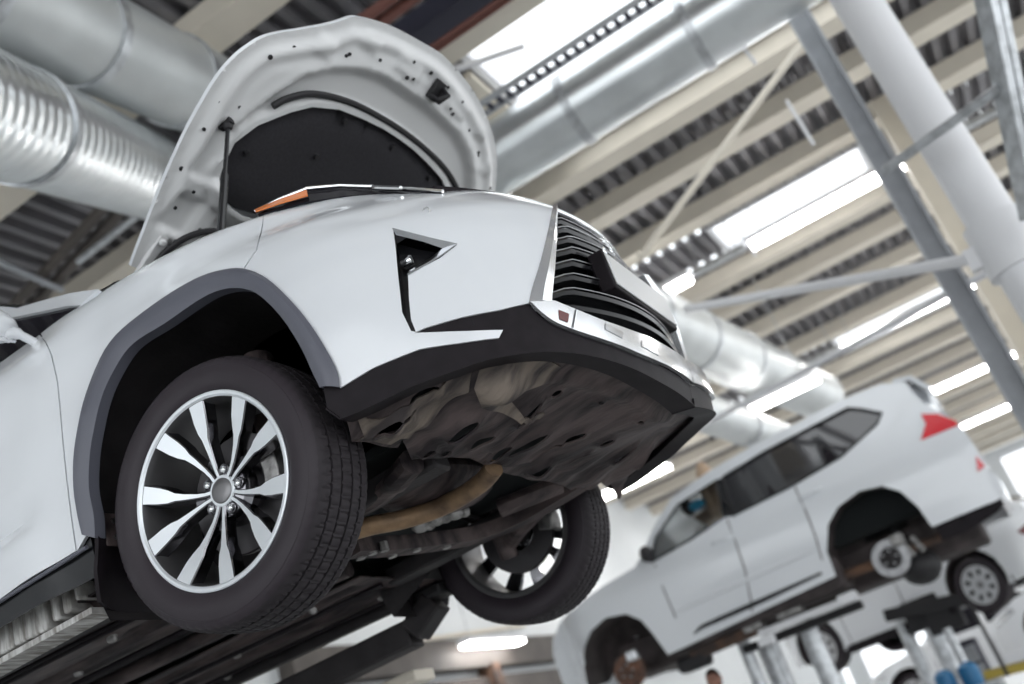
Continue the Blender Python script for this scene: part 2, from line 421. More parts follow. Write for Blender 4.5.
fr = [fo+np.array([.002, -.004, 0]), fo*.5+fi*.5+np.array([.014, -.010, 0]), fi+np.array([.004, 0, 0]), fi+np.array([-.06, .01, 0])]
V = [tuple(p) for r in fr for p in r]; F = [(k*16+i, k*16+i+1, (k+1)*16+i+1, (k+1)*16+i) for k in range(3) for i in range(15)]
gfm = (V, F); obj('grille_frame', gfm, 'satin_silver', gr, solid=.004); obj('grille_frame', mir(gfm), 'satin_silver', gr, solid=.004)
top = [(gx(y, .885)+.004, y, .888) for y in np.linspace(-.335, .335, 25)]
obj('grille_top_bar', tube(top, .011, 8), 'frame_chrome', gr)
obj('emblem', lathe([(-.01, .055), (.006, .055), (.012, .047), (.006, .040), (-.01, .040)], 32, 0, (1.0, 0, .80), True), 'chrome', gr)
# plate carrier and blank plate
pl0, pl1 = atY(606, 272, -.26), atY(666, 314, .26); zc = (pl0[2]+pl1[2])/2; pxx = 1.062; zc = .618
holder = join(boxc((pxx-.03, 0, zc), (.05, .545, .135)), boxc((pxx-.06, 0, zc-.02), (.05, .48, .09)))
hp = obj('number_plate_holder', holder, 'black_plastic', SUV, bevel=.006)
obj('number_plate', boxc((pxx-.002, 0, zc), (.006, .52, .112)), 'paint_inner', hp, bevel=.002)
# slam panel closing the gap behind the bumper's top edge
slam = []
for y in np.linspace(-.60, .60, 17):
    slam.append(y)
V = []; 
for y in slam:
    xx = 1.0-.62*y*y
    V += [(xx-.02, y, .905+.10*abs(y)), (xx-.28, y, .985)]
obj('radiator_support', (V, [(2*i, 2*i+2, 2*i+3, 2*i+1) for i in range(16)]), 'black_plastic', SUV, solid=.02)
# headlamp lying along the top of the wing and bumper
hl_top = [(256, 213), (280, 201), (308, 190), (340, 187), (372, 188), (400, 190), (444, 193)]
hl_bot = [(258, 215), (283, 208), (310, 201), (345, 196), (378, 194), (405, 194), (444, 196)]
def lampstrip(a, b, inset, k):
    A = [hit(*q, -.3) for q in b]; out = []
    for q, P in zip(a, A):
        d = ray(*q); t = (P[1]+inset-CP[1])/d[1]; out.append(CP+t*d)
    return A, out
A, B = lampstrip(hl_top, hl_bot, .03, 0)
A, B = np.array(A), np.array(B)
hl = strip(A, B); hl2 = strip(B, B+np.array([-.02, .12, -.03]))
h_ = both('headlamp', join(hl, hl2), 'glass_dark', SUV, solid=.006)
for sgn, hh in zip((1, -1), h_):
    f = (lambda g: g) if sgn > 0 else mir
    o1 = np.array([A[0]*.9+B[0]*.1, A[1]*.8+B[1]*.2, A[2]*.8+B[2]*.2]); o2 = np.array([A[0]*.1+B[0]*.9, A[1]*.25+B[1]*.75, A[2]*.3+B[2]*.7])
    of = np.array([.004, -.012, .006])
    obj('turn_signal', f(strip(o1+of, o2+of)), 'orange_lens', hh, solid=.004)
    obj('lamp_edge', f(tube([p+np.array([0, -.004, .004]) for p in B], .006, 8)), 'chrome', hh)
    obj('lamp_reflector', f(tube([A[4]*.5+B[4]*.5+of, A[5]*.5+B[5]*.5+of], .008, 8)), 'chrome', hh)
# door
DX = -1.55
door = [('x', -.625, 1.128)]+[(45, 342)]+GAP+[(0, 599), ('x', DX, .305), ('x', DX, .7), ('x', DX, 1.09), ('x', -1.1, 1.105), ]
both('front_door', panel([(q[0]-1.4, q[1]) if len(q) == 2 and q[0] > 50 else q for q in door], grid=.035), 'paint', SUV, solid=.012)
rear = [('x', DX-.012, 1.09), ('x', DX-.012, .7), ('x', DX-.012, .305), ('x', -2.3, .305), ('x', -2.36, .55), ('x', -2.6, .80), ('x', -2.6, 1.09)]
both('rear_door', panel(rear, grid=.06), 'paint', SUV, solid=.012)
th = np.linspace(0, math.pi, 15)
rq = [('x', -2.612, 1.09), ('x', -2.612, .80)]+[('x', -2.79-.47*math.cos(t)*1., .36+.47*math.sin(t)) for t in th[5:]][::1]
rq = [('x', -2.612, 1.09), ('x', -2.612, .80), ('x', -2.79, .84), ('x', -3.1, .72), ('x', -3.24, .5), ('x', -3.26, .32), ('x', -3.72, .42), ('x', -3.72, 1.09)]
both('rear_quarter', panel(rq, grid=.06), 'paint', SUV, solid=.012)
sill = [('x', -.455, .352), (77, 553), (40, 576), (0, 601), ('x', -2.3, .302), ('x', -2.3, .245), ('x', -.47, .245)]
both('sill_cladding', panel(sill, grid=.04, off=-.012), 'gloss_black', SUV, solid=.01)
lip = shell_line([(0, 602), (40, 577), (77, 554), (88, 547)], .004); lip = [np.array([-2.3, lip[0][1], .300])]+lip
both('sill_strip', tube(lip, .006, 8), 'cladding', SUV)
# ------------------------------------------------------------------ cabin
def yg(z): return -(.825-.42*(np.asarray(z)-1.15))
def cab(u, v):
    d = ray(u, v); t = (-.825+.42*(CP[2]-1.15)-CP[1])/(d[1]-.42*d[2]); P = CP+t*d; return P[0], P[2]
pil = [cab(98, 289), cab(70, 293), cab(44, 300), cab(17, 308)]
x3, z3 = pil[-1]
outer = [(-.40, 1.17)]+pil+[(-1.15, max(z3+.02, 1.60)), (-1.6, 1.675), (-2.3, 1.68), (-3.0, 1.61), (-3.45, 1.47), (-3.62, 1.30), (-3.70, 1.08)]
inner = [cab(88, 304.5), cab(67, 306), cab(44, 311), cab(14, 317), (-1.2, 1.555), (-1.6, 1.60), (-2.3, 1.60), (-2.95, 1.52), (-3.25, 1.38), (-3.05, 1.16), (-2.3, 1.15), (-1.4, 1.14), cab(40, 338), cab(62, 323)]
V, F = fill2d(outer+[(-2.5, 1.07), (-1.2, 1.08), (-.62, 1.115)], [inner], .06, .03)
both('window_frame', ([(x, float(yg(z)), z) for x, z in V], F), 'paint', SUV, solid=.02)
V, F = fill2d(inner, [], .2, .1)
both('side_window', ([(x, float(yg(z))+.012, z) for x, z in V], F), 'glass_dark', SUV)
prof = [(-.30, 1.17, .80)]+[(x, z, -float(yg(z))-.01) for x, z in outer[1:]]
def skin(prof, crown, fwd, k=13):
    V, F = [], []
    for (x, z, w) in prof:
        for i in range(k):
            t = 2*i/(k-1)-1; V.append((x+fwd*(1-t*t), t*w, z+crown*(1-t*t)))
    for j in range(len(prof)-1):
        for i in range(k-1): F.append((j*k+i, j*k+i+1, (j+1)*k+i+1, (j+1)*k+i))
    return V, F
obj('windscreen', skin(prof[:6], .02, .10), 'glass_dark', SUV)
obj('roof', skin(prof[5:9], .05, .10), 'paint', SUV)
obj('rear_window', skin(prof[8:], .03, -.05), 'glass_dark', SUV)
obj('tailgate', skin([(-3.70, 1.08, .80), (-3.80, .8, .84), (-3.80, .45, .84), (-3.72, .30, .82)], 0, -.08), 'paint', SUV)
obj('cowl', skin([(-.62, 1.16, .80), (-.32, 1.175, .80), (-.22, 1.15, .76)], .01, .08), 'black_plastic', SUV)
# door mirror
mr = empty('door_mirror', (0, 0, 0), SUV)
P = atY(-14, 324, -.99)
g = ball((0, 0, 0), 1, 20, (.055, .11, .062)); obj('mirror_housing', xf(g, Matrix.Translation(P)), 'paint', mr)
g = ball((0, 0, 0), 1, 20, (.01, .095, .05)); obj('mirror_glass', xf(g, Matrix.Translation(P+np.array([-.050, 0, 0]))), 'chrome', mr)
obj('mirror_arm', tube(cr([P+np.array([.01, .06, -.04]), atY(14, 333, -.93), atY(30, 340, -.885), atY(44, 349, -.85)], 4), [.020]*6+[.014]*6+[.012], 10), 'paint', mr)
obj('mirror_trim', tube([P+np.array([.0, -.10, -.045]), P+np.array([.02, 0, -.06]), P+np.array([.02, .08, -.05])], .009, 8), 'satin_silver', mr)
# ------------------------------------------------------------------ bonnet, hinged at the cowl and raised 28 degrees
HO = np.array([-.36, 0, 1.27]); HT = math.radians(28)
HE = np.array([math.cos(HT), 0, math.sin(HT)]); HN = np.array([math.sin(HT), 0, -math.cos(HT)])     # HN: towards the engine side
def hp(u, y, h=0.): return HO+HE*u+np.array([0, y, 0])+HN*h
half = [(0, .66), (.015, .70), (.10, .725), (.22, .755), (.38, .785), (.53, .80), (.65, .795), (.75, .778), (.86, .735), (.95, .69), (1.05, .60), (1.12, .51), (1.17, .42), (1.215, .31), (1.245, .20), (1.258, .10), (1.262, 0)]
def hood_uy(u, v):
    d = ray(u, v); t = ((HO-CP)@HN)/(d@HN); P = CP+t*d; return (P-HO)@HE, P[1]
def sym(h): return [tuple(p) for p in h]+[(u, -y) for u, y in h[::-1] if y > 1e-6]
near = [hood_uy(*q) for q in ((131, 266), (136, 252), (145, 229), (158, 195), (173, 160), (188, 128), (203, 101), (217, 78), (232, 60), (246, 48), (262, 38), (279, 33), (298, 30), (325, 25), (340, 21), (352, 17), (363, 18), (375, 21))]
farq = [hood_uy(*q) for q in ((391, 26), (406, 33), (422, 42), (439, 52), (454, 66), (468, 83), (479, 100), (488, 119), (494, 138), (497, 156), (497, 172))]
lowq = [(u, -y) for u, y in near if u < farq[-1][0]-.03]
HOUT = [tuple(p) for p in cr(near+farq, 3)]+[tuple(p) for p in cr(lowq[::-1], 2)]
PADP = sym([(.38, .0), (.37, .36), (.355, .46), (.37, .56), (.41, .605), (.47, .625), (.56, .64), (.65, .60), (.745, .515), (.80, .45), (.845, .34), (.865, .22), (.878, .10), (.88, 0)][0:])
PADP = [(u, y) for u, y in PADP if True]
RECP = sym([(.40, .66), (.55, .675), (.66, .665), (.76, .62), (.87, .56), (.95, .47), (1.0, .38), (1.035, .26), (1.045, .12), (1.05, 0)])
RIMP = [(u*.985-.0, y*.955) for u, y in HOUT]
SEALP = [(.73, .59), (.78, .555), (.84, .475), (.885, .33), (.905, .17), (.912, 0)]
V, F = fill2d(HOUT, [PADP], .013, .012)
d_out = segdist(HOUT, V); ins = inside(RECP, V); d_rec = segdist(RECP, V); d_pad = segdist(PADP, V)
h = -.006*bump1(d_out, .018, .012)+.005*sstep(.0, .010, d_out)+.020*sstep(.034, .062, d_out)-.007*bump1(d_out, .095, .020)                 # folded hem, then the raised frame
h = h+np.where(ins, -.026, 0)*sstep(0, .034, d_rec)+np.where(ins, 0, .007)*sstep(.045, .0, d_rec)
h = h+.026*sstep(.045, .022, d_pad)                                             # ridge round the insulation pad
# pressed pockets down the two sides
for sg in (-1, 1):
    for (u0, u1, y0, y1, dep) in ((.40, .60, .665, .72, -.014), (.19, .33, .60, .70, -.018), (.06, .16, .58, .66, -.012), (.03, .30, .36, .52, -.014), (.06, .30, .0, .30, -.014), (1.07, 1.12, .34, .42, .008), (1.08, 1.14, .10, .24, .008), (.96, 1.02, .50, .58, .008)):
        mu = sstep(u0-.016, u0+.016, V[:, 0])*sstep(u1+.016, u1-.016, V[:, 0])
        my = sstep(y0-.016, y0+.016, sg*V[:, 1])*sstep(y1+.016, y1-.016, sg*V[:, 1]); h = h+1.3*dep*mu*my
HOOD = obj('bonnet', ([tuple(hp(u, y, hh)) for (u, y), hh in zip(V, h)], F), 'paint_inner', SUV, smooth=75)
V2, F2 = fill2d(HOUT, [], .06, .03); c2 = .045*(1-(V2[:, 1]/.82)**2)*sstep(0, .12, segdist(HOUT, V2))
rim = resample(HOUT, .03); k = len(rim)
sk = ([tuple(hp(u, y, -.016-c)) for (u, y), c in zip(V2, c2)], F2)
ed = ([tuple(hp(u, y, 0)) for u, y in rim]+[tuple(hp(u*1.0, y*1.008, -.008)) for u, y in rim]+[tuple(hp(u, y, -.016)) for u, y in rim], [(j*k+i, j*k+(i+1) % k, (j+1)*k+(i+1) % k, (j+1)*k+i) for j in (0, 1) for i in range(k)])
obj('bonnet_outer_skin', join(sk, ed), 'paint', HOOD, smooth=50)
V3, F3 = fill2d(PADP, [], .05, .03); dp = segdist(PADP, V3)
obj('insulation_pad', ([tuple(hp(u, y, .004+.016*sstep(0, .05, q)*(1 if q > 0 else 0)-.004)) for (u, y), q in zip(V3, dp)], F3), 'pad', HOOD, smooth=60)
for (u, y) in ((.84, 0), (.82, .28), (.82, -.28), (.55, .57), (.55, -.57), (.66, .30), (.66, -.30), (.45, .2), (.45, -.2)):
    obj('pad_clip', tube([hp(u, y, .012), hp(u, y, .026)], [.012, .010], 10), 'seal', HOOD)
sp = [(u, -y) for u, y in SEALP]+[(u, y) for u, y in SEALP[::-1][1:]]
obj('weather_seal', tube([hp(u, y, .022) for u, y in cr(sp, 4)], .012, 8), 'seal', HOOD)
rs2 = cr([(.02, .40), (.10, .56), (.20, .615), (.30, .52), (.31, .40)], 5)
for sg in (-1, 1):
    obj('hinge_seal', tube([hp(u, sg*y*1.0, .036) for u, y in cr([(.045, .645), (.12, .64), (.20, .60), (.255, .53), (.27, .46)], 5)], .011, 8), 'seal', HOOD)
    hb = join(beam(hp(-.02, sg*.655, .01), hp(.17, sg*.66, .012), .035, .02, HN), tube([hp(.15, sg*.66, .0), hp(.15, sg*.66, .035)], .012, 10), tube([hp(.04, sg*.655, .0), hp(.04, sg*.655, .035)], .012, 10), beam(hp(-.03, sg*.655, .01), hp(-.06, sg*.62, .10), .03, .012))
    obj('bonnet_hinge', hb, 'paint_inner', HOOD, bevel=.004)
HOLES = [(.65, .765), (.67, .70), (.55, .765), (.40, .745), (.35, .665), (.27, .675), (.93, .645), (1.01, .45), (1.07, .31), (1.08, .16), (1.14, .17), (1.15, .06), (1.09, .13), (1.02, .44), (.86, .71), (.24, .56), (.17, .615)]
for (u, y) in HOLES:
    for sg in ((-1, 1) if abs(y) > .01 else (1,)):
        d0 = float(np.interp(0, [0], [0])); q = np.array([[u, sg*y]]); k = int(np.argmin(np.hypot(*(V-q).T)))
        obj('panel_hole', tube([hp(u, sg*y, h[k]-.002), hp(u, sg*y, h[k]+.0025)], .0085 if (u*100) % 2 < 1 else .0065, 10), 'seal', HOOD)
lt = join(beam(hp(1.07, -.0, .036), hp(1.15, -.0, .036), .05, .022, HN), tube([hp(1.08, -.02, .04), hp(1.085, -.015, .085), hp(1.12, .02, .085), hp(1.13, .02, .04)], .010, 8), boxc(hp(1.10, .03, .05), (.05, .025, .03)))
obj('latch_striker', lt, 'seal', HOOD, bevel=.003)
lb = tube([hp(.93, .0, .006), hp(.93, .0, .012)], .001, 4)
V4 = [hp(1.02, .02, .012), hp(1.02, .10, .012), hp(.97, .10, .012), hp(.97, .02, .012)]
# gas strut on the near side, and one on the far side
for sg in (-1, 1):
    top = hp(.60, sg*.705, .03); bt = atY(213, 232, -.74); bt = np.array([bt[0], sg*.74, bt[2]-.10]) if sg < 0 else np.array([bt[0], .74, bt[2]-.10])
    st = obj('gas_strut', tube([top*.62+bt*.38, bt], .0135, 10), 'gloss_black', SUV)
    obj('strut_rod', tube([top, top*.62+bt*.38], .0075, 8), 'gloss_black', st)
    obj('strut_mount', join(ball(top+np.array([0, 0, .0]), .017, 10), boxc(top+HN*-.012, (.05, .022, .02))), 'seal', st)
# ------------------------------------------------------------------ wheels
HZ = .30
TP = [(.098, .262), (.104, .266), (.1105, .274), (.1165, .288), (.1195, .305), (.1190, .322), (.1150, .337), (.1135, .338), (.1125, .341), (.1085, .3505), (.102, .3575), (.093, .3625)]
tread = []
for o in (.080, .0645, .0640, .0570, .0565, .036, .0255, .0250, .0180, .0175):
    tread.append((o, .3695-.55*o*o-(.0075 if o in (.0640, .0570, .0250, .0180) else 0)))
tp = TP+tread; tp = tp+[(-o, r) for o, r in tp[::-1]]
tp = tp+[(-.09, .255), (.09, .255)]
def tire_mesh():
    n = 420; k = len(tp); V, F, I = [], [], []
    for j in range(n):
        for o, r in tp:
            rr = r; a = 2*math.pi*j/n
            if r > .349:
                ph = (j+int(round(o*110))) % 6
                if (ph == 0 and abs(o) > .0268) or (ph == 3 and abs(o) < .0176): rr = r-(.0050 if abs(o) < .085 else .0028)
            V.append((rr*math.cos(a), o, rr*math.sin(a)))
    for j in range(n):
        for i in range(k):
            F.append((j*k+i, j*k+(i+1) % k, ((j+1) % n)*k+(i+1) % k, ((j+1) % n)*k+i)); I.append(1 if tp[i][1] > .352 else 0)
    return V, F, I
def spoke(ca, hand):
    "one machined spoke: stations (r, centre angle, half width, face depth, root depth)"
    st = [(.036, 14., .0075, .061, .028), (.060, 11.0, .0072, .063, .030), (.085, 11.6, .0080, .066, .034), (.125, 13.2, .0105, .074, .042), (.152, 14.3, .0130, .081, .048), (.172, 15.2, .0200, .086, .052), (.200, 16.4, .0245, .093, .058), (.232, 17.4, .0265, .099, .062), (.258, 17.9, .0285, .104, .066)]
    V, F, I = [], [], []
    for r, da, w, of, ob in st:
        a = ca+hand*math.radians(da); c, s = math.cos(a), math.sin(a); tx, tz = -s, c
        for off, o in ((-w, of-.003), (-w+.003, of), (w-.003, of), (w, of-.003), (w+.006, ob), (-w-.006, ob)):
            V.append((r*c+off*tx, o, r*s+off*tz))
    for j in range(len(st)-1):
        for i in range(6):
            F.append((j*6+i, j*6+(i+1) % 6, (j+1)*6+(i+1) % 6, (j+1)*6+i)); I.append(0 if i == 1 else 1)
    F += [(0, 1, 2, 3, 4, 5), tuple(len(V)-6+i for i in range(6))]; I += [1, 1]
    return V, F, I
def rim_mesh(a0):
    ring = withmat(lathe([(.100, .2675), (.108, .2665), (.1095, .263), (.1085, .256), (.104, .2505)], 96), 0)
    barrel = withmat(lathe([(.104, .2505), (.085, .245), (.05, .243), (-.03, .236), (-.095, .240), (-.108, .250), (-.110, .264), (-.100, .268)], 96), 2)
    hub = withmat(lathe([(.058, .034), (.056, .046), (.0545, .060), (.050, .072), (.036, .080), (.01, .082), (.0, .06)], 60), 1)
    face = withmat(lathe([(.0605, .033), (.0625, .035), (.0625, .041), (.0585, .044)], 60), 0)
    gs = [ring, barrel, hub, face]
    for k in range(5):
        ca = a0+math.radians(36+72*k)
        for hd in (-1, 1): gs.append(spoke(ca, hd))
        # web in the mouth of each V
        V = []; 
        for r, da in ((.045, 11), (.075, 9), (.105, 5)):
            for sg in (-1, 1):
                a = ca+sg*math.radians(da)
                for o in (.050, .025): V.append((r*math.cos(a), o, r*math.sin(a)))
        F = []
        for j in range(2):
            b = 4*j; F += [(b, b+2, b+6, b+4), (b+1, b+5, b+7, b+3), (b, b+4, b+5, b+1), (b+2, b+3, b+7, b+6)]
        F += [(8, 10, 11, 9)]
        gs.append((V, F, [1]*len(F)))
        a = a0+math.radians(72*k)                                       # lug land
        gs.append(withmat(xf(lathe([(.020, .0165), (.0585, .0165), (.0605, .0150), (.058, .0130), (.040, .0125)], 18), Matrix.Translation((.0572*math.cos(a), 0, .0572*math.sin(a)))), 1))
    return join(*gs)
LUG = at(222.4, 469, 1, -.885); A0 = math.atan2(LUG[2]-HZ, LUG[0])
_tire = tire_mesh(); _rim = rim_mesh(A0)
def flipy(g): return [(v[0], -v[1], v[2]) for v in g[0]], [tuple(f)[::-1] for f in g[1]], (g[2] if len(g) > 2 else None)
def wheel(cx, cy, cz, side):
    w = empty('wheel', (cx, cy, cz), SUV)
    f = flipy if side < 0 else (lambda g: g)
    obj('tire', f(_tire), ['rubber', 'rubber_tread'], w, smooth=28)
    obj('rim', f(_rim), ['alloy', 'alloy_dark', 'barrel'], w, smooth=30)
    obj('center_cap', f(lathe([(.058, .0345), (.064, .0345), (.0665, .031), (.068, .015), (.0682, .0005)], 40)), 'barrel', w)
    for k in range(5):
        a = A0+math.radians(72*k); T = Matrix.Translation((.0572*math.cos(a), 0, .0572*math.sin(a)))
        obj('lug_nut', f(xf(join(lathe([(.035, .0105), (.058, .0115), (.064, .0095), (.067, .005), (.0675, .0004)], 6), lathe([(.035, .0135), (.050, .0135)], 14)), T)), 'chrome', w)
    obj('brake_disc', f(lathe([(-.035, .08), (-.035, .165), (-.015, .168), (-.010, .165), (-.010, .09), (.02, .075), (.03, .07), (.03, .001)], 48)), 'disc_dark', w)
    cal = []
    for t in np.linspace(-.35, .55, 7):
        cal.append((.155*math.cos(t), .155*math.sin(t)))
    V = []
    for (c_, s_) in cal:
        for r, o in ((.75, -.06), (1.12, -.06), (1.15, 0), (1.12, .035), (.8, .035)): V.append((c_*r, o, s_*r))
    F = [(5*j+i, 5*j+(i+1) % 5, 5*j+5+(i+1) % 5, 5*j+5+i) for j in range(6) for i in range(5)]+[(0, 1, 2, 3, 4), (30, 31, 32, 33, 34)]
    obj('brake_caliper', f((V, F)), 'cast', w, bevel=.004)
    return w
wheel(0, -.82, HZ, -1); wheel(0, .82, HZ, 1); wheel(-2.79, -.82, HZ, -1); wheel(-2.79, .82, HZ, 1)
# ------------------------------------------------------------------ wheel housings, mud flaps, light-blocking boxes inside the car
def housing(cx, sg, r=.535, cz=.35):
    V, F = [], []; n = 24
    for i in range(n+1):
        a = math.radians(4+201*i/n)
        for y in (.50, .70, .872): V.append((cx+r*math.cos(a), sg*y, cz+r*math.sin(a)))
    for i in range(n):
        for j in range(2): F.append((3*i+j, 3*i+j+1, 3*i+j+4, 3*i+j+3))
    c = len(V); V.append((cx, sg*.50, cz))
    F += [(3*i, 3*i+3, c) for i in range(n)]
    return V, F
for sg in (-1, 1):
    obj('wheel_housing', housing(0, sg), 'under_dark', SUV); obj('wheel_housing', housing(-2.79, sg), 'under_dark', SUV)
mf = [at(u, v, 0, -.445) for u, v in ((91, 538), (96, 570), (107, 599), (125, 604), (150, 608), (172, 604), (165, 560), (135, 525), (112, 516), (97, 518))]
pm = [(p[1], p[2]) for p in mf]
Vm, Fm = fill2d(pm, [], .03, .02); y0 = min(p[0] for p in pm); zb = min(p[1] for p in pm)
gm = ([(-.445-.05*float(sstep(zb+.22, zb, z))+.03*float(sstep(y0+.10, y0, y)), y, z) for y, z in Vm], Fm)
fl_ = both('mud_flap', gm, 'black_plastic', SUV, solid=.012)
for sg, f in ((-1, fl_[0]), (1, fl_[1])):
    obj('flap_bracket', boxc((-.43, sg*.86, .37), (.01, .07, .10)), 'under', f, bevel=.004)
    for dz in (0, .05): obj('flap_screw', cyl((-.44, sg*(.86), .345+dz), (-.42, sg*.86, .345+dz), .008, 8), 'steel', f)
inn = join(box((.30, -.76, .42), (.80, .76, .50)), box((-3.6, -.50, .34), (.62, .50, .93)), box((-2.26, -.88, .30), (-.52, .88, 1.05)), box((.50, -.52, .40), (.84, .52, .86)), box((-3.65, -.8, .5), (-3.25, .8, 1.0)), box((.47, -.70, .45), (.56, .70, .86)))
obj('inner_light_block', inn, 'dark_void', SUV, smooth=0)  # near-black boxes added inside the car to keep light out
# ------------------------------------------------------------------ underside
def bot(pt): return lip_in(hit(*pt, 0.), .045)
ucB = [bot(q) for q in ((340, 417), (366, 407), (410, 385), (450, 371), (490, 357), (534, 352), (566, 353), (590, 355), (630, 367), (660, 383), (690, 402))]
far = [np.array([p[0], -p[1], p[2]]) for p in ucB]
ctrl = [(p[0], p[1], p[2]+.022) for p in ucB]+[(p[0], p[1], p[2]+.022) for p in far]
back = [atZ(u, v, z) for u, v, z in ((352, 442, .28), (398, 448, .27), (402, 440, .27), (412, 460, .25), (440, 458, .245), (470, 458, .24), (492, 470, .24), (518, 476, .235), (550, 482, .23), (575, 492, .23), (592, 490, .235), (602, 482, .24), (618, 498, .255))]
ctrl += [tuple(p) for p in back]+[(.75, 0, .225), (.9, 0, .215), (.5, 0, .225), (.6, -.5, .25), (.75, -.6, .28), (.6, .5, .25)]
CT = np.array(ctrl)
def ucz(x, y):
    d2 = (CT[:, 0]-x)**2+(CT[:, 1]-y)**2+4e-4; w = d2**-1.6; return float((w*CT[:, 2]).sum()/w.sum())
outl = [(p[0], p[1]) for p in ucB]+[(p[0], p[1]) for p in far[::-1][1:]]
outl = outl[:-4]+[(p[0], p[1]) for p in back[::-1]]
SL = [(422, 394, .055, .028), (528, 411, .050, .013), (462, 428, .055, .014), (512, 436, .075, .011), (528, 443, .075, .011), (548, 449, .07, .011), (572, 438, .05, .014), (574, 458, .06, .014), (590, 474, .045, .013), (606, 441, .028, .018), (624, 452, .055, .011), (644, 456, .04, .011), (572, 360, .05, .011), (622, 378, .05, .010), (660, 397, .045, .010), (428, 451, .022, .015), (446, 453, .018, .012), (482, 441, .045, .010), (500, 455, .045, .011), (385, 421, .05, .010), (540, 468, .04, .012), (556, 391, .018, .012), (612, 470, .045, .012), (400, 412, .05, .007), (640, 420, .010, .010), (600, 400, .008, .008)]
def onuc(u, v):
    z = .26
    for _ in range(8): P = atZ(u, v, z); z = .5*z+.5*ucz(P[0], P[1])
    return P
HL = []
for u, v, a, b in SL:
    if v > 464 and u > 560: continue
    P = onuc(u, v); b = b*1.35; HL.append([(P[0]+a*math.cos(t), P[1]+b*math.sin(t)) for t in np.linspace(0, 2*math.pi, 15)[:-1]])
HL = [h for h in HL if inside(outl, np.array(h)).all() and segdist(outl, np.array(h)).min() > .012]
Vu, Fu = fill2d(outl, HL, .016, .013)
def uc_fine(V):
    z = np.array([ucz(x, y) for x, y in V]); x, y = V[:, 0], V[:, 1]
    for h in HL:
        c = np.mean(np.array(h), 0); d = segdist(h, V); z = z-.010*np.exp(-(d/.008)**2)
    z = z+.010*np.sin(y*34+np.sin(x*9))*sstep(.74, .60, x-.25*abs(y))*sstep(0, .05, segdist(outl, V))
    z = z+.007*np.sin(x*46+2*np.sin(y*13))*sstep(.66, .5, x)*sstep(0, .05, segdist(outl, V))
    return z-.014*bump1(np.hypot(x-.15, y*.9), .80, .022)*(x > .45)
zu = uc_fine(Vu)
obj('engine_undercover', ([(x, y, z) for (x, y), z in zip(Vu, zu)], Fu), 'under', SUV, smooth=70, solid=.006, off=1)
dirt1 = [tuple(onuc(u, v)[:2]) for u, v in ((480, 369), (502, 360), (545, 357), (560, 365), (546, 376), (525, 388), (507, 400), (524, 413), (545, 414), (540, 420), (508, 416), (480, 402), (473, 385))]
dirt2 = [tuple(onuc(u, v)[:2]) for u, v in ((356, 438), (352, 424), (376, 411), (414, 390), (450, 377), (472, 370), (467, 388), (440, 412), (420, 432), (398, 444))]
for nm, poly in (('splash_cover', dirt1), ('fender_liner', dirt2)):
    hs = [h for h in HL if inside(poly, np.array(h)).all() and segdist(poly, np.array(h)).min() > .01]
    Vd, Fd = fill2d(poly, hs, .016, .013); okv = inside(outl, Vd) & (segdist(outl, Vd) > .012); Fd = [f for f in Fd if all(okv[list(f)])]; zd = uc_fine(Vd)-.007
    obj(nm, ([(x, y, z) for (x, y), z in zip(Vd, zd)], Fd), 'under_dirt', SUV, smooth=70, solid=.006, off=1)
def pz(*L): return [atZ(u, v, z) for u, v, z in L]
obj('control_arm', tube(cr(pz((412, 462, .26), (396, 480, .25), (376, 498, .25), (345, 512, .26), (318, 528, .27)), 4), [.04]*5+[.032]*8+[.04]*4, 10), 'under', SUV)
obj('control_arm', tube(cr([(.30, .45, .26), (.16, .52, .24), (.02, .66, .24)], 5), .034, 10), 'under', SUV)
for sg in (-1, 1):
    obj('steering_knuckle', join(tube([(0, sg*.72, .30), (0, sg*.62, .30)], [.07, .05], 14), tube([(0, sg*.66, .18), (.01, sg*.63, .30), (-.02, sg*.60, .50), (-.03, sg*.56, .80)], [.035, .045, .04, .05], 12)), 'under', SUV)
    obj('drive_shaft', join(tube([(0, sg*.64, .30), (-.0, sg*.22, .36)], .018, 10), lathe([(0, .05), (.02, .045), (.04, .05), (.06, .04), (.08, .045), (.11, .025)], 16, 1, (0, sg*.52, .32))), 'under_dark', SUV)
P = atZ(436, 488, .30); g = ball(P, 1, 20, (.17, .26, .07)); obj('transmission_pan', g, 'under', SUV)
obj('exhaust_pipe', tube(cr(pz((494, 468, .225), (482, 482, .215), (462, 496, .21), (436, 509, .21), (405, 519, .21), (370, 526, .215), (335, 536, .22)), 5), .030, 14), 'copper', SUV)
cv = [atZ(u, v, .25) for u, v in ((420, 526), (436, 519), (455, 513))]
obj('exhaust_bracket', join(*[ball(p, .03, 10, (1, 1.2, .8)) for p in cv], *[ball(p+np.array([.02, .03, -.0]), .022, 8) for p in cv], tube([cv[0], cv[2]], .02, 8)), 'cast', SUV, smooth=60)
sfr = cr(pz((352, 548, .22), (395, 546, .22), (440, 541, .22), (480, 534, .22), (520, 518, .23), (552, 500, .24), (578, 484, .25)), 4)
obj('subframe', join(*[beam(sfr[i], sfr[i+1]+(sfr[i+1]-sfr[i])*.1, .07, .05) for i in range(len(sfr)-1)]), 'under', SUV, smooth=60)
obj('subframe_arm', tube(cr(pz((500, 508, .24), (530, 496, .24), (560, 484, .25)), 4), .035, 8), 'under', SUV)
for y in (-.43, .43): obj('subframe_rail', beam((.42, y, .27), (-.40, y, .25), .09, .07), 'under_dark', SUV, bevel=.01)
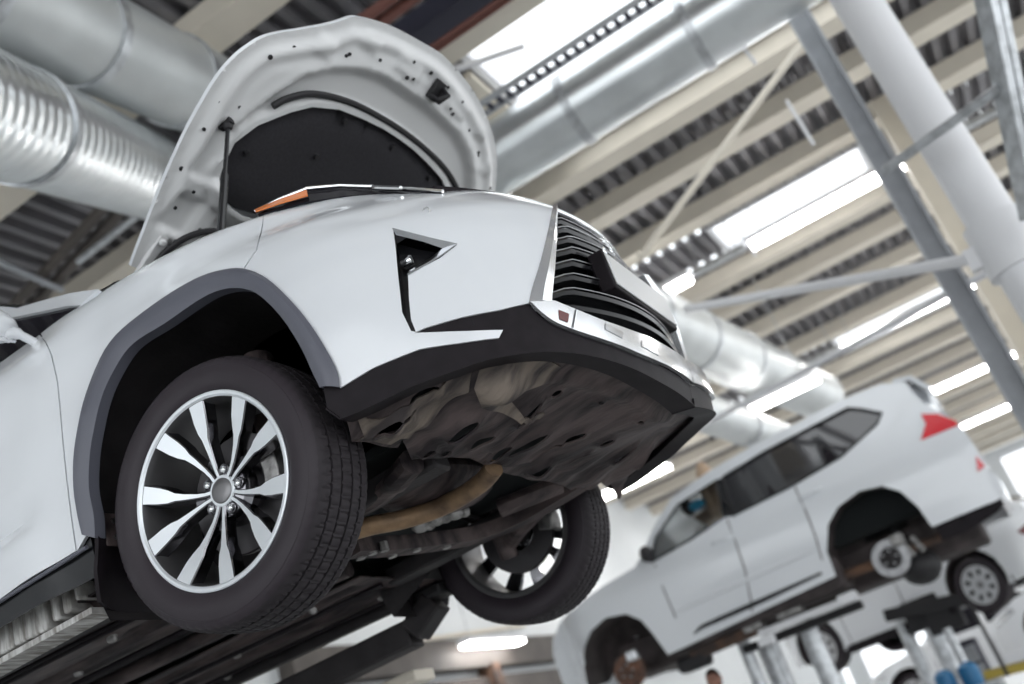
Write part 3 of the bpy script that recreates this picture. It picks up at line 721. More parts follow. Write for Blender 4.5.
for (u, v) in ((360, 556), (392, 554), (416, 548), (446, 545), (384, 548), (372, 551)):
    P = atZ(u, v, .20); obj('subframe_bolt', cyl(P+np.array([0, 0, .02]), P-np.array([0, 0, .012]), .016, 6), 'cast', SUV)
# ribbed floor covers between the sills
def floorpan(x0, x1, y0, y1, z, nx, ny, fn):
    V, F = [], []
    for i in range(nx+1):
        for j in range(ny+1):
            x, y = x0+(x1-x0)*i/nx, y0+(y1-y0)*j/ny; V.append((x, y, z+fn(x, y)))
    for i in range(nx):
        for j in range(ny): F.append((i*(ny+1)+j, i*(ny+1)+j+1, (i+1)*(ny+1)+j+1, (i+1)*(ny+1)+j))
    return V, F
def rib(x, y): 
    q = .02*float(sstep(.25, .6, math.sin(y*30)))*float(sstep(-.42, -.5, x))
    return q+.015*float(sstep(.4, .8, math.sin(x*7+1)))*float(sstep(.3, .8, math.sin(y*11)))
obj('floor_undercover', floorpan(-3.2, -.36, -.80, -.16, .235, 120, 40, rib), 'under', SUV, solid=.006, off=1, smooth=50)
obj('floor_undercover', floorpan(-3.2, -.36, .16, .80, .235, 120, 40, rib), 'under', SUV, solid=.006, off=1, smooth=50)
obj('exhaust_tunnel', floorpan(-3.2, -.30, -.17, .17, .31, 60, 12, lambda x, y: .03*math.cos(y*9)), 'under_dark', SUV, solid=.006)
obj('exhaust_centre_pipe', tube([(-.30, .02, .235), (-.9, .03, .245), (-1.6, .02, .25), (-3.2, .0, .25)], .032, 12), 'under', SUV)
for y in (-.71, .71): obj('sill_rail', beam((-2.2, y, .215), (-.42, y, .215), .05, .045), 'under_dark', SUV, bevel=.006)
for y, r in ((-.62, .008), (-.585, .008), (-.25, .012), (.30, .010), (.55, .008)): obj('fluid_line', tube([(-3.0, y, .215), (-1.2, y, .212), (-.75, y+.02, .214), (-.40, y+.05, .22)], r, 8), 'black_plastic', SUV)
for x, y in ((-.50, -.55), (-.62, -.30), (-.80, -.68), (-.95, -.45), (-1.15, -.62), (-1.3, -.3), (-.7, .3), (-.9, .6), (-1.2, .4), (-1.5, .65), (-.55, .55)): obj('cover_fastener', lathe([(.232, .001), (.218, .010), (.222, .016), (.24, .02)], 12, 2, (x, y, 0)), 'cast', SUV)
# ------------------------------------------------------------------ background cars
mat('car_under', (.075, .060, .060), .75, noise=.5, nscale=5, bump=.3, bscale=15)
mat('wheel_silver', (.92, .93, .95), .4)
mat('tan', (.50, .36, .25), .8)
mat('cyan_cloth', (.02, .35, .60), .6)
mat('ochre', (.16, .085, .05), .8, col2=(.05, .035, .03), nscale=4)
class Side:
    "the visible side of a parked car: points along it are (s, z); y grows away from the camera"
    def __init__(s, O, yaw, half, belt, lean, ends):
        s.O = np.array(O, float); c, q = math.cos(yaw), math.sin(yaw)
        s.a = np.array([c, q, 0]); s.n = np.array([-q, c, 0]); s.half, s.belt, s.lean, s.ends = half, belt, lean, ends
    def dep(s, u, z):
        u = np.asarray(u, float); z = np.asarray(z, float)
        d = np.maximum(0, z-s.belt)*s.lean+.10*np.maximum(0, s.belt-.42-z)**1.0*.6
        e0, e1 = s.ends
        t0 = np.clip((e0+.55-u)/.55, 0, 1.2); t1 = np.clip((u-(e1-.45))/.45, 0, 1.2)
        return d+.30*t0**2.2+.24*t1**2.2
    def p(s, u, z, off=0., far=False):
        d = float(s.dep(u, z))-off
        if far: d = 2*s.half-d
        q = s.O+s.a*u+s.n*d; return (q[0], q[1], z)
    def hit(s, u, v):
        d = ray(u, v); k = 0.
        for _ in range(12):
            t = ((s.O+s.n*k-CP)@s.n)/(d@s.n); P = CP+t*d; x = (P-s.O)@s.a; k = float(s.dep(x, P[2]))
        return x, P[2]
    def face(s, poly, holes=(), grid=.09, edge=.05, off=0., far=False):
        V, F = fill2d(poly, holes, grid, edge)
        return [s.p(x, z, off, far) for x, z in V], F
    def skin(s, prof, crown=.04, k=11):
        V, F = [], []
        for x, z in prof:
            A, B = np.array(s.p(x, z)), np.array(s.p(x, z, 0, True))
            for i in range(k):
                t = i/(k-1); q = A+(B-A)*t; b = 1-(2*t-1)**2
                V.append((q[0], q[1], q[2]+crown*b))
        for j in range(len(prof)-1):
            for i in range(k-1): F.append((j*k+i, j*k+i+1, (j+1)*k+i+1, (j+1)*k+i))
        return V, F
def car_wheel(sd, x, z, r, root, far=False, rr=.68, nsp=8):
    w = empty('wheel', sd.p(x, z, -.12, far), root); yw = math.atan2(sd.a[1], sd.a[0]); w.rotation_euler = (0, 0, yw)
    sg = 1 if not far else -1
    t = lathe([(-.085*sg, r*rr), (-.10*sg, r*(rr+.08)), (-.105*sg, r*.86), (-.085*sg, r*.97), (0, r), (.085*sg, r*.97), (.1*sg, r*.86), (.08*sg, r*rr)], 40)
    obj('tire', t, 'rubber', w)
    V, F = [], []
    disc = [(r*rr*math.cos(2*math.pi*i/64), r*rr*math.sin(2*math.pi*i/64)) for i in range(64)]
    hs = []
    for k in range(nsp):
        a = 2*math.pi*k/nsp+.35; hs.append([(r*rr*.66*math.cos(a)+r*rr*e1*math.cos(t_)*math.cos(a)-r*rr*e2*math.sin(t_)*math.sin(a), r*rr*.66*math.sin(a)+r*rr*e1*math.cos(t_)*math.sin(a)+r*rr*e2*math.sin(t_)*math.cos(a)) for e1, e2 in ((.17, .115),) for t_ in np.linspace(0, 2*math.pi, 14)[:-1]])
    V2, F2 = fill2d(disc, hs, .06, .02)
    def face(p): q = math.hypot(*p)/(r*rr); return (p[0], sg*(-.085+.02*(1-q)), p[1])
    obj('rim', ([face(p) for p in V2], F2), 'wheel_silver', w, solid=.02, off=0)
    obj('rim_barrel', lathe([(-.085*sg, r*rr), (-.03*sg, r*rr*.95), (-.02*sg, .001)], 40), 'dark_void', w)
    obj('center_cap', lathe([(-.07*sg, .04), (-.082*sg, .035), (-.084*sg, .001)], 20), 'steel', w)
    return w
# --- second white SUV: wheels off, further back on its own lift
LX = Side((0, 7.35, 0), 0, .97, 1.0, .36, (-3.0, 2.02))
px = lambda *L: [LX.hit(*q) for q in L]
EST = tag(empty('estate_suv', (0, 0, 0)), 'white seven-seat SUV with its wheels taken off, raised on posts behind the grille', 'car')
farch = px((668, 655), (653, 634), (641, 620), (626, 614), (605, 618), (591, 631), (584, 647), (584, 668), (588, 690))
rarch = px((932, 527), (918, 507), (900, 491), (882, 486), (859, 491), (838, 507), (828, 525), (827, 552), (836, 576))
top = px((553, 655), (553, 640), (560, 622), (575, 608), (603, 586), (635, 567), (642, 553), (652, 530), (671, 498), (709, 471), (764, 439), (814, 414), (850, 396), (880, 384), (905, 382), (922, 402), (950, 418), (964, 430), (979, 452), (988, 468), (999, 478), (1005, 492))
low = px((998, 500), (968, 512))
F0 = farch[-1]; xb = F0[0]-.42
outline = [(top[0][0]+.03, F0[1]-.03), (top[0][0], F0[1]+.15)]+top+low+rarch+farch
winF = px((651, 562), (656, 538), (678, 505), (717, 480), (724, 517), (690, 540)); winR = px((723, 477), (764, 452), (848, 408), (861, 409), (882, 413), (877, 424), (841, 457), (790, 487), (733, 516))
g = join(LX.face(outline, [winF, winR], .10, .05), LX.face(outline, [winF, winR], .14, .08, 0, True))
body = obj('body_shell', join(g, LX.skin(top[:13], .05), LX.skin(top[12:]+low[:1], .02)), 'paint', EST, smooth=40)
for nm, w, m_ in (('front_window', winF, 'glass_clear'), ('rear_window', winR, 'glass_tint')):
    for far in (False, True): obj(nm, LX.face(w, [], .3, .1, -.015, far), m_, EST, solid=.005 if m_ == 'glass_clear' else 0)
for w in (winF, winR): obj('window_trim', tube([LX.p(x, z, .004) for x, z in w+w[:1]], .012, 6), 'gloss_black', EST)
obj('door_pillar', LX.face([winF[3], (winR[0][0], winR[0][1]), winR[-1], winF[4]], [], .2, .06, .004), 'gloss_black', EST, solid=.006)
zs0, zs1 = winF[0][1]-.1, 1.0
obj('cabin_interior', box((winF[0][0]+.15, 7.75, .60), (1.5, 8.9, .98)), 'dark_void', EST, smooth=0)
P = atY(705, 503, 7.95); s1 = ball(P+np.array([.10, .1, .05]), 1, 16, (.12, .22, .42)); obj('front_seat', s1, 'tan', EST)
P = atY(688, 508, 8.0); obj('headliner', LX.face([(winF[2][0]-.15, winF[2][1]), (winF[3][0]+.5, winF[3][1]+.03), (winF[3][0]+.5, winF[3][1]-.55), (winF[3][0]-.25, winF[3][1]-.55)], [], .3, .1, -.9), 'tan', EST, solid=.03)
obj('head_rest', ball(P, 1, 12, (.07, .13, .10)), 'seal', EST)
P = atY(697, 505, 7.8); tag(obj('cloth', ball(P, 1, 14, (.10, .06, .06)), 'cyan_cloth'), 'bright blue cloth lying behind the front side window of the wheelless SUV', 'cloth')
tl = px((921, 414), (938, 414), (956, 421), (958, 425), (943, 431), (921, 440), (926, 424)); obj('tail_lamp', LX.face(tl, [], .05, .03, .012), 'red_lens', EST, solid=.02)
rf = px((976, 456), (985, 466), (978, 472)); obj('rear_reflector', LX.face(rf, [], .05, .03, .012), 'red_lens', EST, solid=.02)
for a, b in (((712, 544), (731, 538)), ((799, 499), (821, 488))):
    q = px(a, b); obj('door_handle', tube([LX.p(*q[0], .0), LX.p(q[0][0]*.8+q[1][0]*.2, q[0][1]*.8+q[1][1]*.2, .04), LX.p(q[0][0]*.2+q[1][0]*.8, q[0][1]*.2+q[1][1]*.8, .04), LX.p(*q[1], .0)], .016, 8), 'paint', EST)
for L in (((727, 519), (736, 543), (745, 570), (751, 600), (752, 612)), ((655, 565), (664, 590), (676, 618)), ((795, 487), (806, 512), (815, 535), (822, 560))):
    obj('door_gap', tube([LX.p(*LX.hit(*q), .001) for q in L], .007, 6), 'under', EST)
obj('side_moulding', tube([LX.p(*LX.hit(*q), .012) for q in ((694, 634), (702, 627), (720, 619), (770, 597), (822, 573))], [.006, .02, .024, .024, .012], 8), 'gloss_black', EST)
cr_ = [LX.hit(*q) for q in ((660, 622), (690, 606), (740, 583), (800, 556), (824, 546))]; obj('door_crease', tube([LX.p(x, z, -.018) for x, z in cr_], [.01, .028, .032, .03, .02], 10), 'paint', EST)
sp = px((893, 384), (909, 380), (926, 389), (929, 397), (915, 400)); obj('spoiler', join(LX.face(sp, [], .1, .05, -.25), LX.skin(sp[:4], .02)), 'paint', EST, solid=.05)
rb = px((936, 527), (970, 508), (1001, 498), (1004, 505), (996, 513), (968, 531), (942, 541)); obj('rear_bumper_valance', LX.face(rb, [], .1, .05, -.02), 'black_plastic', EST, solid=.03)
mrp = LX.hit(653, 560); q = LX.p(mrp[0], mrp[1]+.06, .14); obj('door_mirror', join(ball(q, 1, 14, (.07, .13, .09)), tube([q, LX.p(mrp[0], mrp[1], 0)], .03, 8)), 'seal', EST)
def ahouse(arch, nm):
    A = [LX.p(x, z, -.02) for x, z in arch]; B = [(a[0], a[1]+.62, a[2]+.05) for a in A]; n = len(A)
    c = np.mean(np.array(B), 0); V = A+B+[tuple(c)]
    obj(nm, (V, [(i, i+1, n+i+1, n+i) for i in range(n-1)]+[(n+i, n+i+1, 2*n) for i in range(n-1)]), 'car_under', EST, smooth=50)
ahouse(farch, 'wheel_housing'); ahouse(rarch, 'wheel_housing')
zl = farch[0][1]; obj('chassis', join(box((farch[0][0]-.05, 7.45, zl-.02), (rarch[-1][0]+.05, 9.1, zl+.30)), box((-2.7, 7.98, zl-.05), (1.35, 8.7, zl+.35))), 'car_under', EST, bevel=.04)
for nm, c, m1 in (('rear_hub', (891, 558), 'steel'), ('front_hub', (630, 671), 'rust')):
    P = atY(*c, 7.50); h_ = empty(nm, tuple(P), EST)
    obj('brake_disc', lathe([(.02, .09), (.02, .175), (0, .18), (-.012, .175), (-.012, .10)], 40), 'steel' if m1 == 'steel' else 'rust', h_)
    obj('hub_flange', lathe([(.0, .105), (-.05, .10), (-.055, .075), (-.05, .045), (-.075, .038), (-.08, .001)], 28), 'under_dark' if m1 == 'steel' else 'rust', h_)
    for k in range(5):
        a = 2*math.pi*k/5; obj('wheel_stud', cyl((.065*math.cos(a), -.05, .065*math.sin(a)), (.065*math.cos(a), -.10, .065*math.sin(a)), .010, 8), 'steel', h_)
    obj('brake_caliper', boxc((.13 if m1 == 'steel' else .10, -.02, .13), (.13, .13, .11)), 'cast' if m1 == 'steel' else 'satin_silver', h_, bevel=.02)
    obj('axle_beam', tube([(0, .05, 0), (0, 1.5, 0)], .06, 12), 'car_under', h_)
P = atY(921, 566, 7.9); obj('shock_absorber', tube([P, P+np.array([-.1, .1, .5])], [.07, .05], 12), 'seal', EST); 
obj('fuel_tank', ball(atY(921, 567, 7.8), 1, 18, (.20, .25, .17)), 'seal', EST)
for a, b in (((902, 542), (915, 556)), ((911, 537), (924, 551))): obj('coil_spring', cyl(atY(*a, 7.62), atY(*b, 7.62), .035, 10), 'cast', EST)
obj('axle_link', tube([atY(842, 577, 7.6), atY(870, 566, 7.6), atY(945, 535, 7.7)], .045, 8), 'ochre', EST)
obj('mud_guard', boxc(atY(692, 662, 7.55)+np.array([0, .1, 0]), (.35, .25, .16)), 'seal', EST, bevel=.05)
# --- sedans: one builder, full profile; placed where the photo shows them
def sedan(O, yaw, label, wb=2.53, hubz=0., r=.31):
    root = tag(empty('white_sedan', (0, 0, 0)), label, 'car', 'white saloon cars behind the two SUVs')
    S = Side(O, yaw, .86, hubz+.55, .42, (-wb-.80, .86))
    z = lambda q: hubz+q
    def arch(cx): return [(cx+.385*math.cos(t), z(.385*math.sin(t))) for t in np.linspace(math.radians(-22), math.radians(202), 15)]
    top = [(-wb-.80, z(-.12)), (-wb-.82, z(.10)), (-wb-.76, z(.33)), (-wb-.30, z(.50)), (-wb+.35, z(.60)), (-wb+.75, z(.85)), (-wb+1.1, z(1.08)), (-wb+1.7, z(1.15)), (-.35, z(1.07)), (.05, z(.86)), (.32, z(.70)), (.74, z(.665)), (.82, z(.60)), (.86, z(.30)), (.90, z(.15)), (.88, z(-.02)), (.80, z(-.10))]
    ol = top+arch(0)+arch(-wb)
    wF = [(-wb+.62, z(.60)), (-wb+.98, z(.86)), (-wb+1.22, z(1.0)), (-wb+1.46, z(1.02)), (-wb+1.46, z(.60))]; wR = [(-wb+1.54, z(.60)), (-wb+1.54, z(1.02)), (-.62, z(1.0)), (-.28, z(.82)), (-.22, z(.64))]
    g = join(S.face(ol, [wF, wR], .12, .06), S.face(ol, [wF, wR], .2, .1, 0, True))
    obj('body_shell', join(g, S.skin(top[:5], .03), S.skin(top[6:9], .04), S.skin(top[10:], .02)), 'paint', root, smooth=40)
    obj('windscreen', S.skin(top[4:7], .04), 'glass_dark', root); obj('rear_window', S.skin(top[8:11], .03), 'glass_dark', root)
    for w in (wF, wR):
        for far in (False, True): obj('side_window', S.face(w, [], .3, .1, -.01, far), 'glass_dark', root)
    obj('tail_lamp', S.face([(.70, z(.33)), (.84, z(.40)), (.865, z(.31)), (.74, z(.27))], [], .05, .03, .012), 'red_dark', root, solid=.02)
    obj('headlamp', S.face([(-wb-.74, z(.30)), (-wb-.40, z(.42)), (-wb-.36, z(.34)), (-wb-.72, z(.20))], [], .05, .03, .012), 'satin_silver', root, solid=.02)
    obj('sill', beam(S.p(-wb+.42, z(-.16), .0), S.p(-.42, z(-.16), .0), .05, .10), 'black_plastic', root); obj('bumper_lip', beam(S.p(.42, z(-.12), -.02), S.p(.74, z(-.07), -.02), .05, .12), 'black_plastic', root)
    c1, c2 = S.O+S.a*(-wb-.5)+S.n*.80, S.O+S.a*(.6)+S.n*.80
    obj('chassis', beam((c1[0], c1[1], z(.03)), (c2[0], c2[1], z(.03)), 1.15, .30), 'car_under', root, bevel=.05)
    for x in (-wb, 0):
        for far in (False, True): car_wheel(S, x, z(-.03), r, root, far)
        A = [S.p(q, w, -.02) for q, w in arch(x)]; B = [tuple(np.array(a)+S.n*.35) for a in A]; n = len(A)
        obj('wheel_housing', (A+B+[tuple(np.mean(np.array(B), 0))], [(i, i+1, n+i+1, n+i) for i in range(n-1)]+[(n+i, n+i+1, 2*n) for i in range(n-1)]), 'car_under', root, smooth=50)
    for xx in (-wb+1.5, -wb+.52): obj('door_gap', tube([S.p(xx, z(.58), .001), S.p(xx, z(.2), .001), S.p(xx, z(-.1), .001)], .006, 6), 'under', root)
    return root, S
P3 = atY(977.5, 585.5, 10.0); P3f = atY(821, 650, 11.2); yaw3 = math.atan2(P3f[1]-P3[1], P3f[0]-P3[0])+math.pi
car3, S3 = sedan((P3[0], P3[1]-.02, 0), yaw3, 'small white saloon with silver eight-hole wheels raised behind the wheelless SUV', float(np.hypot(*(P3f-P3)[:2])), (P3[2]+P3f[2])/2+.03, .325)
q4 = atY(1003, 640, 13.0)
car4, S4 = sedan((q4[0]+3.25, 13.0, 0), -.10, 'white saloon at the right edge, nose only, with a dark lower edge', 2.6, q4[2]-.05)
q5 = atY(914, 690, 16.0)
car5, S5 = sedan((q5[0]+2.6, 16.0, 0), 0, 'white saloon standing lowest, its front wing and dark wheel arch showing between lift posts', 2.6, q5[2]-.02)
# ------------------------------------------------------------------ the hall
mat('floor_grey', (.66, .67, .67), .35, noise=.15, nscale=1.5)
mat('beige', (.74, .68, .58), .6, noise=.06, nscale=3)
mat('deck', (.29, .28, .295), .45, metal=.25, noise=.25, nscale=2)
mat('duct', (.80, .83, .84), .28, metal=.85, noise=.12, nscale=3, bump=.08, bscale=8)
mat('duct_matt', (.60, .62, .62), .42, metal=.45, noise=.10, nscale=2, bump=.12, bscale=5)
mat('white_steel', (.82, .82, .84), .45)
mat('grey_steel', (.40, .415, .44), .5, noise=.1)
mat('zinc', (.62, .64, .66), .35, metal=.7, noise=.3, nscale=12)
mat('brown_steel', (.15, .058, .045), .5)
mat('navy_steel', (.035, .035, .055), .6)
mat('wall_white', (.78, .80, .81), .7, noise=.04, nscale=1)
mat('wall_grey', (.50, .51, .52), .7)
mat('gate_brown', (.10, .085, .075), .6, noise=.3, nscale=3)
mat('lamp', (1, .98, .96), .5, emit=20.)
mat('yellow', (.62, .48, .10), .5)
mat('blue_plastic', (.01, .16, .36), .35)
mat('skin', (.50, .26, .19), .55); mat('hair', (.05, .025, .02), .7); mat('overall', (.62, .64, .68), .8); mat('navy_cloth', (.03, .05, .12), .8)
H = 5.3; XW = -6.5; YF = 38.; X1 = 12.
def struct(name, geo, m, parent=None, **k):
    o = obj(name, geo, m, parent, **k); o['kind'] = 'structure'; return o
struct('floor', box((XW-.3, -12, FLOOR-.2), (X1, YF+.3, FLOOR)), 'floor_grey', smooth=0)
# corrugated roof deck, left open where the skylights are
SK = [(-.50, 4.6, 3.80, 6.2), (.0, 2.12, 9.68, 10.75), (.25, 2.42, 16.8, 17.9), (-5.5, -3.2, 9.68, 10.75), (-5.5, -3.2, 16.8, 17.9), (5.6, 8.2, 3.85, 6.2), (4.6, 7.4, 9.68, 10.75), (4.6, 7.4, 16.8, 17.9)]
def corr(x0, x1, y0, y1, z, pitch=.20, d=.11):
    xs = []; x = x0
    while x < x1-1e-6:
        for f, h in ((0, 0), (.36, 0), (.5, d), (.86, d)): 
            if x+f*pitch < x1: xs.append((x+f*pitch, h))
        x += pitch
    xs.append((x1, 0)); n = len(xs)
    V = [(a, y, z+h) for y in (y0, y1) for a, h in xs]; return V, [(i, i+1, n+i+1, n+i) for i in range(n-1)]
deck = []; bands = sorted({-12., YF}|{v for s in SK for v in s[2:]})
for a, b in zip(bands[:-1], bands[1:]):
    hs = sorted([(s[0], s[1]) for s in SK if s[2] <= a+1e-6 and s[3] >= b-1e-6]); x = XW
    for h0, h1 in hs: deck.append(corr(x, h0, a, b, H)); x = h1
    deck.append(corr(x, X1, a, b, H))
struct('ceiling', join(*deck), 'deck', smooth=0, solid=.01, off=1)
for s in SK:
    fr_ = join(box((s[0]-.06, s[2]-.06, H-.02), (s[1]+.06, s[2], H+.14)), box((s[0]-.06, s[3], H-.02), (s[1]+.06, s[3]+.06, H+.14)), box((s[0]-.06, s[2], H-.02), (s[0], s[3], H+.14)), box((s[1], s[2], H-.02), (s[1]+.06, s[3], H+.14)))
    struct('window_%d' % (SK.index(s)+1), fr_, 'white_steel', smooth=0)
for i, y in enumerate((-7.5, -5.5, -3.6, -1.2, .25, 2.0, 3.6, 6.45, 7.55, 8.85, 11.1, 12.3, 13.85, 15.75, 18.25, 19.8, 21.4, 23.2, 25, 26.8, 28.6, 30.4, 32.2, 34, 36)):
    struct('trim_%d' % (i+1), join(box((XW, y-.12, H-.24), (X1, y+.12, H-.012)), box((XW, y-.15, H-.255), (X1, y+.15, H-.235))), 'beige', smooth=0)
# walls
struct('wall_left', box((XW-.3, -12, FLOOR), (XW, YF, H)), 'wall_white', smooth=0)
struct('trim_61', box((-1.8, 4.2, H-.10), (-.58, 5.9, H-.03)), 'beige', smooth=0); struct('trim_62', box((-1.8, 4.9, H-.26), (-.58, 5.05, H-.10)), 'beige', smooth=0)
struct('wall_back', join(box((XW-.3, YF, FLOOR), (X1, YF+.3, -1.0)), box((XW-.3, YF, 5.0), (X1, YF+.3, H)), *[box((x-.3, YF, -1.0), (x+.3, YF+.3, 5.0)) for x in (-6, -2.2, 1.6, 5.4, 9.2, 11.6)]), 'wall_white', smooth=0)
for i, x in enumerate((-4.1, -.3, 3.5, 7.3)):
    struct('window_%d' % (20+i), join(*[box((x-1.6, YF+.1, z-.04), (x+1.6, YF+.16, z+.04)) for z in (-1, .5, 2, 3.5, 4.96)], *[box((x+d-.04, YF+.1, -1), (x+d+.04, YF+.16, 5.0)) for d in (-1.56, 0, 1.56)]), 'white_steel', smooth=0)
struct('trim_40', box((XW, 7, 1.42), (XW+.25, 22, 1.86)), 'gate_brown', smooth=0)
struct('trim_41', box((XW, 7, .98), (XW+.18, 22, 1.28)), 'gate_brown', smooth=0)
struct('trim_42', beam((XW+.1, 9, 1.86), (XW+.1, 13.5, 2.1), .08, .06), 'beige', smooth=0)
P = at(495, 680, 0, XW+.2); struct('trim_43', box((XW+.02, P[1]-.12, FLOOR), (XW+.3, P[1]+.12, 1.45)), 'ochre', smooth=0)
# columns
def onx(u, v, dist): d = ray(u, v); return CP+d/np.linalg.norm(d)*dist
def column(u, v, dist, prof, m, i):
    P = onx(u, v, dist); struct('trim_%d' % i, prof(P[0], P[1]), m, smooth=40); return P
cw = column(918, 100, 8.3, lambda x, y: cyl((x, y, FLOOR), (x, y, H-.25), .172, 40), 'white_steel', 50)
ib = lambda w, t: (lambda x, y: join(box((x-w, y-w, FLOOR), (x-w+t, y+w, H-.2)), box((x+w-t, y-w, FLOOR), (x+w, y+w, H-.2)), box((x-w, y-t/2, FLOOR), (x+w, y+t/2, H-.2))))
cb = column(932, 175, 12.4, ib(.19, .03), 'beige', 51)
cg = column(868, 135, 9.1, ib(.095, .025), 'grey_steel', 52)
struct('trim_53', join(beam(onx(976, -50, 7.4), onx(1031, 220, 7.4), .06, .16), beam(onx(986, -50, 7.42), onx(1041, 220, 7.42), .05, .14)), 'zinc', bevel=.008)
P = onx(1000, 235, 8.05); clamp = tag(obj('column_bracket', join(lathe([(-.20, .178), (-.20, .215), (.20, .215), (.20, .178)], 40, 2, (cw[0], cw[1], float(P[2])-.15), True), boxc((cw[0]-.22, cw[1]-.02, float(P[2])-.15), (.12, .10, .16))), 'white_steel'), 'white collar bracket clamped round the thick white column', 'bracket')
# ducts
def duct(name, a, b, r, m, label, rib=None, seams=()):
    a, b = np.array(a), np.array(b); d = tag(empty(name), label, 'duct'); L = np.linalg.norm(b-a); u = (b-a)/L
    n = int(L/.0275); pr = []
    for i in range(n+1):
        t = i/n; rr = r+(.008 if rib and (i % 4) == 0 else 0); pr.append((a+u*L*t, rr))
    obj('pipe', tube([p for p, _ in pr], [q for _, q in pr], 40), m, d, smooth=60)
    for s in seams: obj('joint_band', tube([a+u*(s-.04), a+u*(s-.039), a+u*(s+.039), a+u*(s+.04)], [r, r+.018, r+.018, r], 40), 'zinc', d)
    return d
def ends(p0, d0, p1, d1, e0=0, e1=0):
    A, B = onx(*p0, d0), onx(*p1, d1); u = B-A; return A-u*e0, B+u*e1
A, B = ends((0, 118), 6.2, (160, 181), 8.6, 1.6, .9); duct('spiral_duct', A, B, .325, 'duct', 'ribbed spiral metal air duct, the lower one left of the bonnet', .25, [1.9, 4.4])
A, B = ends((60, 24), 7.0, (200, 92), 8.3, 1.8, 1.0); duct('foil_duct', A, B, .335, 'duct_matt', 'smooth foil-wrapped air duct, the upper one left of the bonnet', None, [2.1, 3.1, 4.2])
A, B = atZ(505, 145, 4.55), atZ(760, 2, 4.55); y_ = (A[1]+B[1])/2; duct('main_duct', (A[0]-2.5, y_, 4.55), (B[0]+4, y_, 4.55), .33, 'duct', 'big round metal air duct right of the bonnet under the big skylight', None, [1.0, 3.2, 4.4, 5.6, 7])
A, B = atZ(697, 342, 3.8), atZ(818, 396, 3.8); u = B-A; duct('cross_duct', A-u*.9, B+u*.02, .41, 'duct_matt', 'pale air duct running away behind the number plate', None, [1.5, 3, 4.4, 6, 7.5])
A, B = atZ(690, 408, 2.65), atZ(770, 436, 2.65); u = B-A; duct('branch_duct', A-u*.8, B+u*.3, .235, 'duct_matt', 'thinner pale air duct under the cross duct, near the roof of the wheelless SUV', None, [2, 4])
# threaded rods and struts
def rod(name, a, b, r, m, label, cat='rod', group=None): return tag(obj(name, tube([a, b], r, 10), m), label, cat, group)
e = np.array([cw[0]-.2, cw[1]-.02, float(P[2])-.15])
rod('brace_rod', onx(640, 258, 9.3), onx(802, 44, 10.2), .032, 'beige', 'pale diagonal brace rod crossing the roof beams right of the grille', 'brace')
rod('brace_rod', onx(686, 309, 11.0), e, .045, 'white_steel', 'nearly level white brace tube running to the thick white column', 'brace')
rod('conduit', onx(600, 480, 13.5), onx(1004, 264, 8.6), .03, 'white_steel', 'long thin white conduit rising to the thick white column', 'pipe')
rod('brace_rod', atZ(448, 72, 5.02), atZ(524, 46, 5.02), .03, 'white_steel', 'short white brace rod above the bonnet tip', 'brace')
for i, (a, b, dd, lab) in enumerate((((710, 5), (756, 64), 9.2, 'thin steel hanger rod hanging from the big metal duct'), ((786, 100), (814, 145), 10.4, 'thin steel hanger rod above the first strip lamp row'), ((892, 186), (934, 262), 10.6, 'bright steel hanger rod beside the grey column, below the first lamp row'), ((828, 52), (880, 138), 10.0, 'white hanger rod along the upper grey column'), ((735, 225), (756, 256), 12.0, 'thin steel hanger rod between the roof beams'))):
    rod('hanger_rod', onx(*a, dd), onx(*b, dd), .016 if i != 3 else .022, 'white_steel', lab, 'rod')
hk = empty('duct_hanger'); tag(hk, 'grey channel hanger holding the foil-wrapped duct', 'hanger')
obj('channel', beam(onx(8, 54, 8.3), onx(72, -2, 8.3), .05, .05), 'grey_steel', hk); obj('rod', tube([onx(10, 36, 8.4), onx(12, 52, 8.35)], .012, 8), 'zinc', hk)
# cable tray
A, B = atZ(482, 112, 4.75), atZ(645, 2, 4.75); y_ = A[1]*.25+B[1]*.75; x0, x1 = A[0]-1.5, B[0]+2.
tr_ = tag(empty('cable_tray'), 'perforated dark cable tray along the edge of the big skylight', 'cable tray')
for dy in (-.075, .075): obj('side_rail', beam((x0, y_+dy, 4.75), (x1, y_+dy, 4.75), .02, .06), 'grey_steel', tr_)
for k in range(int((x1-x0)/.10)): obj('rung', beam((x0+.1*k, y_-.075, 4.74), (x0+.1*k, y_+.075, 4.74), .045, .015), 'navy_steel', tr_)
# painted pipes and the dark beam beside the skylight
for a, lab in (((370, 14), 'red-brown pipe nearest the top of the raised bonnet'), ((388, 17), 'second red-brown pipe, beside the dark roof beam'), ((465, 24), 'thin brown pipe at the skylight edge, left one'), ((474, 24), 'thin brown pipe at the skylight edge, right one'), ):
    P = atZ(*a, 4.72); rod('roof_pipe', (-2.2, P[1], 4.72), (X1-4, P[1], 4.72), .045 if a[0] < 400 else .022, 'brown_steel', lab, 'pipe')
P = atZ(432, 24, 4.95); struct('trim_60', box((-2.2, P[1]-.11, 4.88), (X1, P[1]+.11, 5.08)), 'navy_steel', smooth=0)
for a, b, lab in (((14, 306), (104, 207), 'brown roof pipe at the left edge above the door mirror, left one of the pair'), ((34, 306), (124, 207), 'brown roof pipe at the left edge above the door mirror, right one of the pair')):
    A, B = atZ(*a, 4.9), atZ(*b, 4.9); u = B-A; rod('roof_pipe', A-u*.5, B+u*.3, .05, 'gate_brown', lab, 'pipe')
A, B = atZ(-10, 258, 4.8), atZ(62, 290, 4.8); rod('roof_rod', A, B, .03, 'grey_steel', 'thin grey roof rod crossing the pair of brown pipes at the left edge', 'rod')
